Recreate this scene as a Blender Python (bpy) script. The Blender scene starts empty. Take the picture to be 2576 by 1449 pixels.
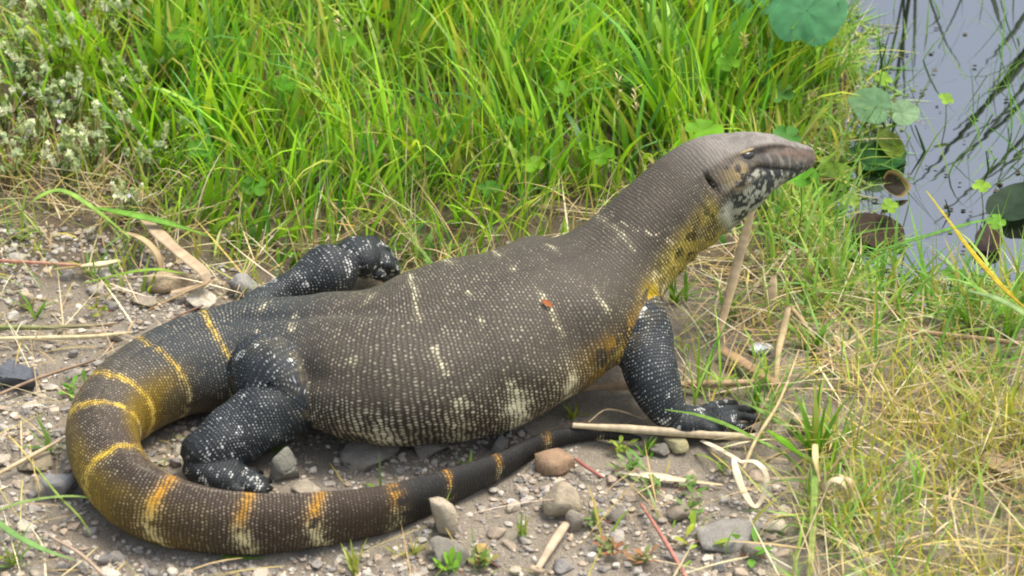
import bpy, bmesh, math, random
import numpy as np
from mathutils import Vector, Matrix
from mathutils.bvhtree import BVHTree
random.seed(7); RNG = np.random.default_rng(7)
R = math.radians
scene = bpy.context.scene
col = scene.collection

# ------------------------------------------------------------------ camera
EL, DIST, HALF = R(33), 2.8, 0.55
LOOK = Vector((0, 0, 0.04))
CAM = LOOK + Vector((0, -DIST*math.cos(EL), DIST*math.sin(EL)))
cd = bpy.data.cameras.new('camera'); cam = bpy.data.objects.new('camera', cd); col.objects.link(cam)
cam.location = CAM; cam.rotation_euler = (R(90)-EL, 0, 0)
cd.sensor_width = 36; cd.lens = 18*DIST/HALF; cd.clip_start = 0.05; cd.clip_end = 500
cd.dof.use_dof = True; cd.dof.focus_distance = 2.78; cd.dof.aperture_fstop = 9
scene.camera = cam
# ------------------------------------------------------------------ sky, sun, exposure
SUN_EL, SUN_AZ = R(68), R(65)            # azimuth measured from +Y towards +X
w = bpy.data.worlds.new('World'); scene.world = w; w.use_nodes = True
nt = w.node_tree; bg = nt.nodes['Background']
sky = nt.nodes.new('ShaderNodeTexSky'); sky.sky_type = 'NISHITA'; sky.sun_disc = False
sky.sun_elevation = SUN_EL; sky.sun_rotation = SUN_AZ; sky.dust_density = 4; sky.air_density = 1.2
hs = nt.nodes.new('ShaderNodeHueSaturation'); hs.inputs['Saturation'].default_value = 0.7
nt.links.new(sky.outputs[0], hs.inputs['Color']); nt.links.new(hs.outputs[0], bg.inputs[0])
bg.inputs[1].default_value = 0.15
sl = bpy.data.lights.new('sun', 'SUN'); sl.energy = 1.6; sl.angle = R(25); sl.color = (1, .96, .88)
so = bpy.data.objects.new('sun', sl); col.objects.link(so)
sd = Vector((math.sin(SUN_AZ)*math.cos(SUN_EL), math.cos(SUN_AZ)*math.cos(SUN_EL), math.sin(SUN_EL)))
so.rotation_euler = sd.to_track_quat('Z', 'Y').to_euler(); so.location = (1, 1, 3)
vs = scene.view_settings; vs.view_transform = 'Standard'; vs.look = 'None'; vs.gamma = 1; vs.exposure = 0.98
scene.render.film_transparent = False
scene.cycles.use_denoising = True; scene.cycles.max_bounces = 7; scene.cycles.pixel_filter_type = 'BLACKMAN_HARRIS'
scene.cycles.filter_width = 2.0

# ------------------------------------------------------------------ helpers
FWD = (LOOK-CAM).normalized(); RIGHT = Vector((1, 0, 0)); UPV = RIGHT.cross(FWD)
fF, fR, fU, fC = (np.array(v) for v in (FWD, RIGHT, UPV, CAM))
KPX = HALF/DIST/1288
def ray(u, v): return FWD + RIGHT*((u-1288)*KPX) - UPV*((v-724.5)*KPX)
def P(u, v, z=0.0):
    d = ray(u, v); t = (z-CAM.z)/d.z
    return CAM + d*t
def PN(u, v, z=0.0):
    u = np.asarray(u, float); v = np.asarray(v, float)
    d = fF + np.outer(u-1288, fR)*KPX - np.outer(v-724.5, fU)*KPX
    t = (z-fC[2])/d[:, 2]
    return fC + d*t[:, None]
def proj(p):
    q = np.asarray(p)-fC; z = q@fF
    return 1288+(q@fR)/z/KPX, 724.5-(q@fU)/z/KPX
def lin(r, g, b, k=1.0):
    f = lambda c: (c/255/12.92 if c/255 <= .04045 else ((c/255+.055)/1.055)**2.4)
    return (f(r)*k, f(g)*k, f(b)*k)
def smooth(a, b, x):
    t = np.clip((x-a)/(b-a), 0, 1); return t*t*(3-2*t)
def vnoise(p, scale, seed=0):
    p = np.asarray(p, float)*scale; i = np.floor(p).astype(np.int64); f = p-i; f = f*f*(3-2*f)
    def h(ix, iy, iz):
        n = (ix*374761393+iy*668265263+iz*2147483647+seed*974634777) & 0xffffffff
        n = ((n ^ (n >> 13))*1274126177) & 0xffffffff
        n = ((n ^ (n >> 16))*2246822519) & 0xffffffff
        return ((n ^ (n >> 15)) & 0xffff)/65535.0
    r = 0
    for dx in (0, 1):
        for dy in (0, 1):
            for dz in (0, 1):
                wgt = (f[:, 0] if dx else 1-f[:, 0])*(f[:, 1] if dy else 1-f[:, 1])*(f[:, 2] if dz else 1-f[:, 2])
                r = r+wgt*h(i[:, 0]+dx, i[:, 1]+dy, i[:, 2]+dz)
    return r
def fbm(p, scale, seed=0, o=3):
    r = 0; a = 0
    for k in range(o):
        r = r+vnoise(p, scale*2**k, seed+k)*.5**k; a += .5**k
    return r/a
def mesh_from(name, V, F, C=None, smoothf=True):
    me = bpy.data.meshes.new(name)
    V = np.asarray(V, np.float32)
    if isinstance(F, np.ndarray):
        n, k = F.shape
        me.vertices.add(len(V)); me.vertices.foreach_set('co', V.ravel())
        me.loops.add(n*k); me.loops.foreach_set('vertex_index', F.astype(np.int32).ravel())
        me.polygons.add(n); me.polygons.foreach_set('loop_start', np.arange(0, n*k, k, dtype=np.int32))
        me.update(calc_edges=True)
    else:
        me.from_pydata([tuple(map(float, v)) for v in V], [], F)
    if C is not None:
        a = me.color_attributes.new('Col', 'FLOAT_COLOR', 'POINT')
        C = np.asarray(C, np.float32); C4 = np.ones((len(V), 4), np.float32); C4[:, :3] = C
        a.data.foreach_set('color', C4.ravel())
    me.polygons.foreach_set('use_smooth', np.full(len(me.polygons), smoothf))
    me.validate(); me.update()
    return me
def link(name, me, mat, parent=None, loc=None):
    o = bpy.data.objects.new(name, me); col.objects.link(o)
    if mat is not None and len(me.materials) == 0: me.materials.append(mat)
    if parent is not None: o.parent = parent
    if loc is not None: o.location = loc
    return o
def tag(o, label, cat, group=None, kind=None):
    if label: o['label'] = label
    if cat: o['category'] = cat
    if group: o['group'] = group
    if kind: o['kind'] = kind
    return o
def empty(name, loc, label, cat, group=None):
    o = bpy.data.objects.new(name, None); col.objects.link(o); o.location = loc; o.empty_display_size = .02
    return tag(o, label, cat, group)

# ------------------------------------------------------------------ terrain functions
POND_PX = [(1960,-60),(2095,60),(2125,200),(2100,330),(2060,420),(1955,465),(1950,505),(2050,545),(2095,620),(2110,690),(2250,722),(2420,738),(2640,775)]
pp = PN([a for a, b in POND_PX], [b for a, b in POND_PX])[:, :2]
POND = np.vstack([[(pp[0, 0]-1.5, pp[0, 1]+9)], pp, [(pp[-1, 0]+.8, pp[-1, 1]-.25), (14, pp[-1, 1]-1.2), (14, 16), (pp[0, 0]-1.5, 16)]])
WATER_Z = -0.02
def pond_sd(x, y):
    x = np.asarray(x, float); y = np.asarray(y, float)
    d = np.full(x.shape, 1e9); ins = np.zeros(x.shape, bool)
    n = len(POND)
    for i in range(n):
        a = POND[i]; b = POND[(i+1) % n]; e = b-a
        t = np.clip(((x-a[0])*e[0]+(y-a[1])*e[1])/(e@e), 0, 1)
        d = np.minimum(d, np.hypot(x-a[0]-t*e[0], y-a[1]-t*e[1]))
        c = (a[1] > y) != (b[1] > y)
        with np.errstate(divide='ignore', invalid='ignore'):
            ins ^= c & (x < (b[0]-a[0])*(y-a[1])/(b[1]-a[1]+1e-12)+a[0])
    return np.where(ins, -d, d)
def gz(x, y):
    x = np.atleast_1d(np.asarray(x, float)); y = np.atleast_1d(np.asarray(y, float))
    p = np.stack([x, y, np.zeros_like(x)], 1)
    h = (fbm(p, 6, 3)-.5)*.016+(fbm(p, 40, 5, 2)-.5)*.007
    sdv = pond_sd(x, y)+(fbm(p, 14, 9, 2)-.5)*.06
    k = smooth(.03, -.07, sdv)
    return h*(1-k)-.075*k
def gz1(x, y): return float(gz([x], [y])[0])
def PG(u, v, dz=0.0):
    p = P(u, v, 0)
    for _ in range(2): p = P(u, v, gz1(p.x, p.y))
    return Vector((p.x, p.y, p.z+dz))

# ------------------------------------------------------------------ materials
def nodes(name):
    m = bpy.data.materials.new(name); m.use_nodes = True
    return m, m.node_tree, m.node_tree.nodes['Principled BSDF']
def N(nt, t, **kw):
    n = nt.nodes.new(t)
    for k, v in kw.items(): setattr(n, k, v)
    return n
def M(nt, op, a, b=None, c=None, clamp=False):
    n = nt.nodes.new('ShaderNodeMath'); n.operation = op; n.use_clamp = clamp
    for i, v in enumerate((a, b, c)):
        if v is None: continue
        if isinstance(v, (int, float)): n.inputs[i].default_value = v
        else: nt.links.new(v, n.inputs[i])
    return n.outputs[0]
def MIX(nt, f, a, b, blend='MIX'):
    n = nt.nodes.new('ShaderNodeMix'); n.data_type = 'RGBA'; n.blend_type = blend
    for s, v in ((n.inputs[0], f), (n.inputs[6], a), (n.inputs[7], b)):
        if isinstance(v, (int, float)): s.default_value = v
        elif isinstance(v, tuple): s.default_value = (*v, 1)
        else: nt.links.new(v, s)
    return n.outputs[2]
def noise(nt, vec, scale, detail=4, rough=.55):
    n = nt.nodes.new('ShaderNodeTexNoise'); n.inputs['Scale'].default_value = scale
    n.inputs['Detail'].default_value = detail; n.inputs['Roughness'].default_value = rough
    if vec is not None: nt.links.new(vec, n.inputs['Vector'])
    return n.outputs[0]
def pos(nt):
    return nt.nodes.new('ShaderNodeNewGeometry').outputs['Position']
def objc(nt):
    return nt.nodes.new('ShaderNodeTexCoord').outputs['Object']
def bump(nt, h, strength, dist, bs):
    b = nt.nodes.new('ShaderNodeBump'); b.inputs['Strength'].default_value = strength; b.inputs['Distance'].default_value = dist
    nt.links.new(h, b.inputs['Height']); nt.links.new(b.outputs[0], bs.inputs['Normal'])
def leafy(name, trans=.45, rough=.45, spec=.35, vary=.35, scale=60, color=None):
    """thin plant tissue: colour from the mesh (or one colour), part of the light shines through"""
    m, nt, bs = nodes(name)
    if color is None:
        c = N(nt, 'ShaderNodeAttribute', attribute_name='Col').outputs['Color']
    else:
        c = N(nt, 'ShaderNodeRGB'); c.outputs[0].default_value = (*color, 1); c = c.outputs[0]
    v = noise(nt, pos(nt), scale, 3)
    f = M(nt, 'MULTIPLY_ADD', v, vary*2, 1-vary)
    mul = N(nt, 'ShaderNodeVectorMath', operation='SCALE'); nt.links.new(c, mul.inputs[0]); nt.links.new(f, mul.inputs['Scale'])
    c = mul.outputs[0]
    nt.links.new(c, bs.inputs['Base Color']); bs.inputs['Roughness'].default_value = rough
    bs.inputs['Specular IOR Level'].default_value = spec
    if trans > 0:
        tr = N(nt, 'ShaderNodeBsdfTranslucent'); nt.links.new(MIX(nt, 1.0, c, (1.0, 1.0, .55), 'MULTIPLY'), tr.inputs[0])
        mx = N(nt, 'ShaderNodeMixShader'); mx.inputs[0].default_value = trans
        nt.links.new(bs.outputs[0], mx.inputs[1]); nt.links.new(tr.outputs[0], mx.inputs[2])
        nt.links.new(mx.outputs[0], nt.nodes['Material Output'].inputs['Surface'])
    return m
M_GRASS = leafy('grass_blade', .42, .42, .4, .25, 30)
M_DRY = leafy('dry_straw', .2, .7, .2, .3, 90)
M_LEAF = leafy('green_leaf', .35, .6, .2, .4, 70)
def m_stalk():
    m, nt, bs = nodes('dry_stalk')
    c = N(nt, 'ShaderNodeAttribute', attribute_name='Col').outputs['Color']
    mp = N(nt, 'ShaderNodeMapping'); mp.inputs['Scale'].default_value = (1, 1, 1); nt.links.new(pos(nt), mp.inputs[0])
    v = noise(nt, mp.outputs[0], 160, 5, .7); v2 = noise(nt, mp.outputs[0], 35, 2)
    f = M(nt, 'ADD', M(nt, 'MULTIPLY_ADD', v, .55, .5), M(nt, 'MULTIPLY_ADD', v2, .5, -.05))
    mul = N(nt, 'ShaderNodeVectorMath', operation='SCALE'); nt.links.new(c, mul.inputs[0]); nt.links.new(f, mul.inputs['Scale'])
    nt.links.new(mul.outputs[0], bs.inputs['Base Color']); bs.inputs['Roughness'].default_value = .65
    bs.inputs['Specular IOR Level'].default_value = .25
    bump(nt, v, .5, .001, bs)
    return m
M_STALK = m_stalk()
def m_stone():
    m, nt, bs = nodes('stone')
    c = N(nt, 'ShaderNodeAttribute', attribute_name='Col').outputs['Color']
    oi = N(nt, 'ShaderNodeObjectInfo')
    tint = N(nt, 'ShaderNodeVectorMath', operation='MULTIPLY'); nt.links.new(c, tint.inputs[0]); nt.links.new(oi.outputs['Color'], tint.inputs[1])
    v = noise(nt, pos(nt), 70, 6, .65); v2 = noise(nt, pos(nt), 420, 3, .6)
    f = M(nt, 'ADD', M(nt, 'MULTIPLY_ADD', v, 1.0, .3), M(nt, 'MULTIPLY_ADD', v2, .5, -.05))
    mul = N(nt, 'ShaderNodeVectorMath', operation='SCALE'); nt.links.new(tint.outputs[0], mul.inputs[0]); nt.links.new(f, mul.inputs['Scale'])
    nt.links.new(mul.outputs[0], bs.inputs['Base Color']); bs.inputs['Roughness'].default_value = .85
    bs.inputs['Specular IOR Level'].default_value = .2
    h = M(nt, 'ADD', v, M(nt, 'MULTIPLY', v2, .35)); bump(nt, h, .9, .004, bs)
    return m
M_STONE = m_stone()
def m_ground():
    m, nt, bs = nodes('dirt')
    p = pos(nt)
    a = noise(nt, p, 9, 5, .6); b = noise(nt, p, 120, 6, .7); c3 = noise(nt, p, 480, 3, .6)
    c = MIX(nt, M(nt, 'MULTIPLY_ADD', a, 2.4, -.7, True), lin(128, 117, 101), lin(176, 166, 148))
    c = MIX(nt, M(nt, 'MULTIPLY_ADD', b, 3, -1.2, True), c, lin(146, 134, 117), 'MIX')
    c = MIX(nt, M(nt, 'MULTIPLY_ADD', c3, 4, -2.0, True), c, lin(186, 179, 166))
    att = N(nt, 'ShaderNodeAttribute', attribute_name='Col').outputs['Color']
    c = MIX(nt, 1.0, c, att, 'MULTIPLY')
    nt.links.new(c, bs.inputs['Base Color']); bs.inputs['Roughness'].default_value = .9; bs.inputs['Specular IOR Level'].default_value = .15
    h = M(nt, 'ADD', b, M(nt, 'MULTIPLY', c3, .4)); bump(nt, h, 1.0, .006, bs)
    return m
M_GROUND = m_ground()
def m_water():
    m, nt, bs = nodes('pond_water')
    bs.inputs['Base Color'].default_value = (*lin(26, 28, 26), 1)
    bs.inputs['Roughness'].default_value = .015; bs.inputs['IOR'].default_value = 3.2
    p = pos(nt); v = noise(nt, p, 14, 2); bump(nt, v, .06, .006, bs)
    return m
M_WATER = m_water()

# ------------------------------------------------------------------ ground and pond
def axis(lo, hi, step, far):
    a = np.arange(lo, hi, step); o = []; g = step; x = hi
    while x < far: o.append(x); g *= 1.35; x += g
    o.append(far)
    l = []; g = step; x = lo
    while x > -far: g *= 1.35; x -= g; l.append(max(x, -far))
    return np.array(l[::-1]+list(a)+o)
gx = axis(-.85, .9, .0075, 60.); gy = axis(-.75, 1.5, .0075, 60.)
GX, GY = np.meshgrid(gx, gy); gxy = np.stack([GX.ravel(), GY.ravel()], 1)
gzv = gz(gxy[:, 0], gxy[:, 1])
gi = np.arange(len(gzv)).reshape(GX.shape)
GF = np.stack([gi[:-1, :-1].ravel(), gi[:-1, 1:].ravel(), gi[1:, 1:].ravel(), gi[1:, :-1].ravel()], 1)
gu, gv = proj(np.stack([gxy[:, 0], gxy[:, 1], gzv], 1))
p3 = np.stack([gxy[:, 0], gxy[:, 1], gzv*0], 1)
# soil is darker humus under the grass bank and damp mud at the pond
bare = smooth(-.05, .1, -(gxy[:, 1]-.10)+.12*(fbm(p3, 5, 21)-.5))
gc = np.ones((len(gzv), 3))*np.array([.55, .5, .42]); gc = gc*(1-bare[:, None])+bare[:, None]*np.array([1., .98, .95])
wet = smooth(.05, -.01, pond_sd(gxy[:, 0], gxy[:, 1]))[:, None]
gc = gc*(1-wet*.6)
g = link('ground', mesh_from('ground', np.column_stack([gxy, gzv]), GF, gc), M_GROUND); g['kind'] = 'structure'
wv = [(pp[:, 0].min()-3, pp[:, 1].min()-1.5, WATER_Z), (60, pp[:, 1].min()-1.5, WATER_Z), (60, 60, WATER_Z), (pp[:, 0].min()-3, 60, WATER_Z)]
wo = link('pond_water', mesh_from('pond_water', wv, [(0, 1, 2, 3)], smoothf=False), M_WATER); wo['kind'] = 'structure'

# ------------------------------------------------------------------ the lizard
def hermite(K, step):
    """smooth curve through stations (rows: x,y,z, then any other values), sampled every `step` metres"""
    K = np.asarray(K, float); n = len(K)
    c = np.r_[0, np.cumsum(np.linalg.norm(np.diff(K[:, :3], axis=0), axis=1))]
    T = np.zeros_like(K)
    T[1:-1] = (K[2:]-K[:-2])/(c[2:]-c[:-2])[:, None]
    T[0] = (K[1]-K[0])/(c[1]-c[0]); T[-1] = (K[-1]-K[-2])/(c[-1]-c[-2])
    s = np.linspace(0, c[-1], max(4, int(c[-1]/step)))
    i = np.clip(np.searchsorted(c, s, 'right')-1, 0, n-2); h = (c[i+1]-c[i]); t = (s-c[i])/h
    h00 = 2*t**3-3*t**2+1; h10 = t**3-2*t**2+t; h01 = -2*t**3+3*t**2; h11 = t**3-t**2
    out = h00[:, None]*K[i]+(h10*h)[:, None]*T[i]+h01[:, None]*K[i+1]+(h11*h)[:, None]*T[i+1]
    lo = np.minimum(K[i], K[i+1]); hi = np.maximum(K[i], K[i+1])
    out[:, 3:] = np.clip(out[:, 3:], lo[:, 3:], hi[:, 3:])
    return s, out, c
def sweep(K, step, ncol, up=(0, 0, 1), roll=None):
    """K rows: x,y,z, half width, top height, bottom height, squareness, keel, groove"""
    s, O, c = hermite(K, step); C = O[:, :3]
    T = np.gradient(C, axis=0); T /= np.linalg.norm(T, axis=1)[:, None]
    U = np.asarray(up, float)-T*(T@np.asarray(up, float))[:, None]; U /= np.linalg.norm(U, axis=1)[:, None]
    B = np.cross(T, U)                   # to the animal's side
    if roll is not None:
        ro = np.interp(np.interp(s, c, np.arange(len(c))), *roll)[:, None]
        U, B = U*np.cos(ro)+B*np.sin(ro), B*np.cos(ro)-U*np.sin(ro)
    th = np.linspace(-np.pi, np.pi, ncol+1); si, co = np.sin(th), np.cos(th)
    a, ht, hb, n, ke, gr = (O[:, k][:, None] for k in range(3, 9))
    e = 2/n
    top = np.clip(co, 0, 1)[None]
    X = a*np.sign(si)[None]*np.abs(si)[None]**(e*(1+ke*top**2))
    Z = np.where(co[None] >= 0, ht, hb)*np.sign(co)[None]*np.abs(co)[None]**e
    Z = Z-gr*1.3*np.exp(-(th[None]/.11)**2)
    V = C[:, None]+X[..., None]*B[:, None]+Z[..., None]*U[:, None]
    return dict(s=s, th=th, V=V, C=C, T=T, B=B, U=U, st=c, r=(a+.5*(ht+hb)).ravel()/2)
def S_(u, v, z, a, ht=None, hb=None, n=2.0, ke=0., gr=0.):
    p = P(u, v, z); ht = a if ht is None else ht; hb = ht if hb is None else hb
    return (p.x, p.y, p.z, a, ht, hb, n, ke, gr)
TR = [S_(2034,395,.1720,.0075,.0070,.0075,2.3),
      S_(2027,395,.1735,.0140,.0115,.0125,2.5),
      S_(2008,396,.1765,.0185,.0145,.0160,2.5),
      S_(1970,400,.183,.0245,.0205,.0225,2.5),
      S_(1918,405,.190,.0320,.0300,.0330,2.4),
      S_(1868,419,.190,.0390,.0370,.0450,2.3),
      S_(1792,452,.183,.0440,.0470,.0540,2.1),
      S_(1728,500,.168,.0460,.0520,.0560,2.0),
      S_(1652,567,.149,.0480,.0520,.0530,2.0),
      S_(1570,650,.124,.0560,.0540,.0580,2.0,0,.001),
      S_(1480,740,.098,.0760,.0680,.0720,2.0,0,.003),
      S_(1370,802,.086,.0930,.0740,.0760,2.0,0,.0045),
      S_(1195,868,.077,.1080,.0760,.0770,2.1,0,.005),
      S_(1000,910,.069,.1050,.0680,.0690,2.1,0,.005),
      S_(785,905,.056,.0790,.0540,.0560,2.0,0,.0045),
      S_(610,892,.050,.0600,.0490,.0500,2.0,0,.004),
      S_(500,912,.049,.0530,.0490,.0490,2.0,0,.003),
      S_(408,948,.047,.0480,.0480,.0470,2.0,.1,.003),
      S_(310,1008,.045,.0410,.0450,.0450,2.0,.2,.003),
      S_(260,1083,.042,.0370,.0425,.0420,2.0,.3,.002),
      S_(282,1180,.040,.0345,.0410,.0400,2.0,.4,.0),
      S_(365,1262,.039,.0310,.0410,.0390,2.0,.5),
      S_(510,1306,.036,.0250,.0380,.0360,2.0,.6),
      S_(650,1316,.034,.0210,.0350,.0340,2.0,.7),
      S_(800,1306,.031,.0180,.0320,.0310,2.0,.7),
      S_(955,1283,.0275,.0150,.0285,.0275,2.0,.7),
      S_(1070,1246,.0235,.0125,.0240,.0235,2.0,.6),
      S_(1255,1172,.016,.0090,.0160,.0160,2.0,.5),
      S_(1375,1109,.0135,.0070,.0115,.0120,2.0,.3),
      S_(1485,1089,.010,.0058,.0080,.0085,2.0,.2),
      S_(1560,1096,.008,.0046,.0055,.0060,2.0),
      S_(1615,1104,.006,.0025,.0025,.0030,2.0)]
tubes = [('trunk', sweep(TR, .0028, 112, roll=([0, 5, 6, 9.5], [R(24), R(24), R(20), 0])))]
trunk = tubes[0][1]
def limb(name, pts, up=(0.1, -.75, .65), step=.003, ncol=40):
    K = []
    for q in pts:
        u, v, z, r = q[:4]; k = q[4] if len(q) > 4 else 1.0
        p = P(u, v, z); K.append((p.x, p.y, p.z, r, r*k, r*k, 2., 0., 0.))
    t = sweep(K, step, ncol, up); tubes.append((name, t)); return t
limb('limb', [(655,895,.058,.030),(668,925,.060,.040),(705,960,.062,.042),(735,988,.058,.039),(718,1018,.050,.034),(655,1052,.043,.033),(590,1092,.034,.031),(528,1138,.025,.027),(505,1160,.019,.022),(512,1172,.015,.012)])
limb('limb', [(1530,735,.095,.030),(1562,765,.092,.036),(1600,815,.082,.0335),(1622,880,.066,.0300),(1646,960,.047,.0265),(1672,1015,.030,.0220),(1700,1050,.018,.0170),(1715,1060,.014,.010)])
limb('limb', [(600,830,.055,.022),(650,765,.038,.016),(700,740,.034,.0165),(755,720,.034,.0215),(795,700,.036,.0290),(825,688,.037,.0325),(852,682,.034,.0270),(872,678,.030,.015)])
fa = np.array(P(1530, 705, .095)); fw = -trunk['T'][np.argmin(np.linalg.norm(trunk['C']-fa, axis=1))]; fw[2] = 0; fw /= np.linalg.norm(fw)
la = np.array((-fw[1], fw[0], 0))
def far(f, l, z): q = fa+fw*f+la*l; return (*proj(np.array([q[0], q[1], z])), z)
limb('limb', [(*far(0,.03,.095),.03),(*far(-.02,.075,.08),.03),(*far(-.03,.105,.05),.027),(*far(0,.12,.028),.022),(*far(.03,.125,.016),.016),(*far(.04,.125,.014),.01)], up=(0, .6, .75))
# feet: a palm and five unequal toes each
CLAWS = []
def foot(palm, toes, up=(0, 0, 1), pr=.016, flat=.75, tr=.0062):
    K = []
    for (u, v, z, r) in palm:
        p = P(u, v, z); K.append((p.x, p.y, p.z, r, r*flat, r*flat, 2.2, 0, 0))
    tubes.append(('foot', sweep(K, .0025, 28, up)))
    for t in toes:
        K = []; n = len(t)
        for i, (u, v, z) in enumerate(t):
            r = tr*(1-.35*i/(n-1))*(1.12 if i % 2 else .95)
            p = P(u, v, z); K.append((p.x, p.y, p.z, r, r*.95, r*.95, 2., 0, 0))
        tubes.append(('foot', sweep(K, .002, 16, up)))
        CLAWS.append((K[-2][:3], K[-1][:3], tr*.62))
foot([(488,1158,.018,.018),(520,1178,.016,.022),(560,1195,.014,.022),(596,1207,.012,.017),(610,1212,.011,.008)],
     [[(575,1188,.012),(605,1182,.016),(630,1186,.010),(648,1190,.004)],
      [(590,1195,.012),(625,1195,.017),(655,1204,.011),(672,1211,.004)],
      [(595,1203,.012),(632,1206,.016),(660,1219,.010),(675,1228,.004)],
      [(590,1210,.011),(625,1220,.014),(650,1232,.009),(663,1240,.004)],
      [(570,1212,.010),(590,1228,.012),(608,1240,.007),(618,1246,.004)]])
foot([(1690,1045,.018,.014),(1716,1056,.016,.018),(1748,1058,.013,.0185),(1775,1060,.011,.014),(1786,1060,.010,.007)],
     [[(1752,1046,.012),(1785,1026,.017),(1816,1017,.010),(1840,1015,.004)],
      [(1765,1051,.012),(1812,1036,.019),(1855,1029,.011),(1885,1031,.004)],
      [(1772,1058,.012),(1822,1047,.019),(1868,1047,.011),(1900,1054,.004)],
      [(1770,1064,.011),(1818,1062,.017),(1856,1071,.010),(1882,1081,.004)],
      [(1752,1070,.010),(1782,1077,.013),(1808,1086,.008),(1826,1093,.004)]], tr=.0066)
foot([(866,672,.034,.018),(886,655,.038,.027),(910,648,.038,.029),(932,652,.034,.023),(946,658,.030,.010)],
     [[(905,628,.044),(930,608,.044),(950,612,.034),(960,626,.024)],
      [(925,634,.041),(954,624,.040),(974,634,.030),(980,650,.020)],
      [(932,648,.038),(968,646,.037),(992,660,.027),(997,678,.016)],
      [(935,662,.034),(968,664,.033),(992,678,.022),(996,694,.012)],
      [(922,676,.027),(948,688,.025),(968,698,.017),(976,708,.010)]], tr=.0078)
foot([(*far(.02,.125,.018),.015),(*far(.045,.127,.014),.018),(*far(.07,.127,.011),.012)],
     [[far(.055,.11+.008*k,.012), far(.085,.095+.016*k,.015), far(.105,.085+.021*k,.005)] for k in range(5)])
# one continuous skin: union of all limbs and the trunk
vs_, fs_, bv, bf, meta = [], [], [], [], []
off = 0
for ti, (nm, t) in enumerate(tubes):
    V = t['V'][:, :-1]; nr, nc = V.shape[:2]
    ids = off+np.arange(nr*nc).reshape(nr, nc)
    vs_.append(V.reshape(-1, 3))
    j2 = np.r_[1:nc, 0]
    fs_ += np.stack([ids[:-1], ids[1:], ids[1:][:, j2], ids[:-1][:, j2]], -1).reshape(-1, 4).tolist()
    fs_.append(ids[0].tolist()); fs_.append(ids[-1][::-1].tolist())
    off += nr*nc
src = bpy.data.meshes.new('skin_source'); src.from_pydata(np.vstack(vs_).tolist(), [], fs_); src.update()
so_ = bpy.data.objects.new('skin_source', src); col.objects.link(so_)
bm = bmesh.new(); bm.from_mesh(src); bmesh.ops.recalc_face_normals(bm, faces=bm.faces); bm.to_mesh(src); bm.free()
md = so_.modifiers.new('r', 'REMESH'); md.mode = 'VOXEL'; md.voxel_size = .0017; md.use_smooth_shade = True
dg = bpy.context.evaluated_depsgraph_get(); ev = so_.evaluated_get(dg); skin = bpy.data.meshes.new_from_object(ev)
bpy.data.objects.remove(so_); bpy.data.meshes.remove(src)
nv = len(skin.vertices); V = np.empty(nv*3, np.float32); skin.vertices.foreach_get('co', V); V = V.reshape(-1, 3).astype(float)
ne = len(skin.edges); E = np.empty(ne*2, np.int32); skin.edges.foreach_get('vertices', E); E = E.reshape(-1, 2)
deg = np.bincount(E.ravel(), minlength=nv)[:, None]
def lap(V, wgt):
    A = np.zeros_like(V)
    for k in range(3):
        A[:, k] = np.bincount(E[:, 0], V[E[:, 1], k], nv)+np.bincount(E[:, 1], V[E[:, 0], k], nv)
    return V+(A/np.maximum(deg, 1)-V)*wgt
for _ in range(3): V = lap(V, .5)
# nearest place on the source tubes -> position along the body and round it
def bvh_of(ids):
    vv, ff, me = [], [], []; o = 0
    for ti in ids:
        T = tubes[ti][1]['V']; nr, nc = T.shape[:2]; q = o+np.arange(nr*nc).reshape(nr, nc)
        vv.append(T.reshape(-1, 3)); ff.append(np.stack([q[:-1, :-1], q[1:, :-1], q[1:, 1:], q[:-1, 1:]], -1).reshape(-1, 4))
        ii, jj = np.meshgrid(np.arange(nr-1), np.arange(nc-1), indexing='ij')
        me.append(np.stack([np.full(ii.size, ti), ii.ravel(), jj.ravel()], 1)); o += nr*nc
    return BVHTree.FromPolygons(np.vstack(vv).tolist(), np.vstack(ff).tolist()), np.vstack(me)
b_tr, m_tr = bvh_of([0]); b_li, m_li = bvh_of(range(1, len(tubes)))
d_tr = np.empty(nv); d_li = np.empty(nv); f_tr = np.empty(nv, int); f_li = np.empty(nv, int)
for i, p in enumerate(V.tolist()):
    r1 = b_tr.find_nearest(p); d_tr[i] = r1[3]; f_tr[i] = r1[2]
    r2 = b_li.find_nearest(p); d_li[i] = r2[3]; f_li[i] = r2[2]
junction = np.clip(1-np.maximum(d_tr, d_li)/.013, 0, 1)[:, None]
for _ in range(14): V = lap(V, .6*np.minimum(1, junction*1.6))
info = np.where((d_tr <= d_li)[:, None], m_tr[f_tr], m_li[f_li])
Sm = np.zeros(nv); TH = np.zeros(nv); RL = np.zeros(nv); KND = np.zeros(nv, int)
for ti, (nm, t) in enumerate(tubes):
    k = np.where(info[:, 0] == ti)[0]
    if not len(k): continue
    i, j = info[k, 1], info[k, 2]; A = t['V'][i, j]; Bq = t['V'][i+1, j]; D = t['V'][i, j+1]
    pu = np.einsum('ij,ij->i', V[k]-A, Bq-A)/np.maximum(1e-12, ((Bq-A)**2).sum(1))
    pv = np.einsum('ij,ij->i', V[k]-A, D-A)/np.maximum(1e-12, ((D-A)**2).sum(1))
    pu, pv = np.clip(pu, 0, 1), np.clip(pv, 0, 1)
    Sm[k] = t['s'][i]+pu*(t['s'][i+1]-t['s'][i]); TH[k] = t['th'][j]+pv*(t['th'][1]-t['th'][0])
    RL[k] = t['r'][i]; KND[k] = {'trunk': 0, 'limb': 1, 'foot': 2}[nm]
sk = trunk['st']; st_f = np.interp(Sm, sk, np.arange(len(sk)))     # station coordinate along the trunk
trk = KND == 0; at = np.abs(TH)
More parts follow.
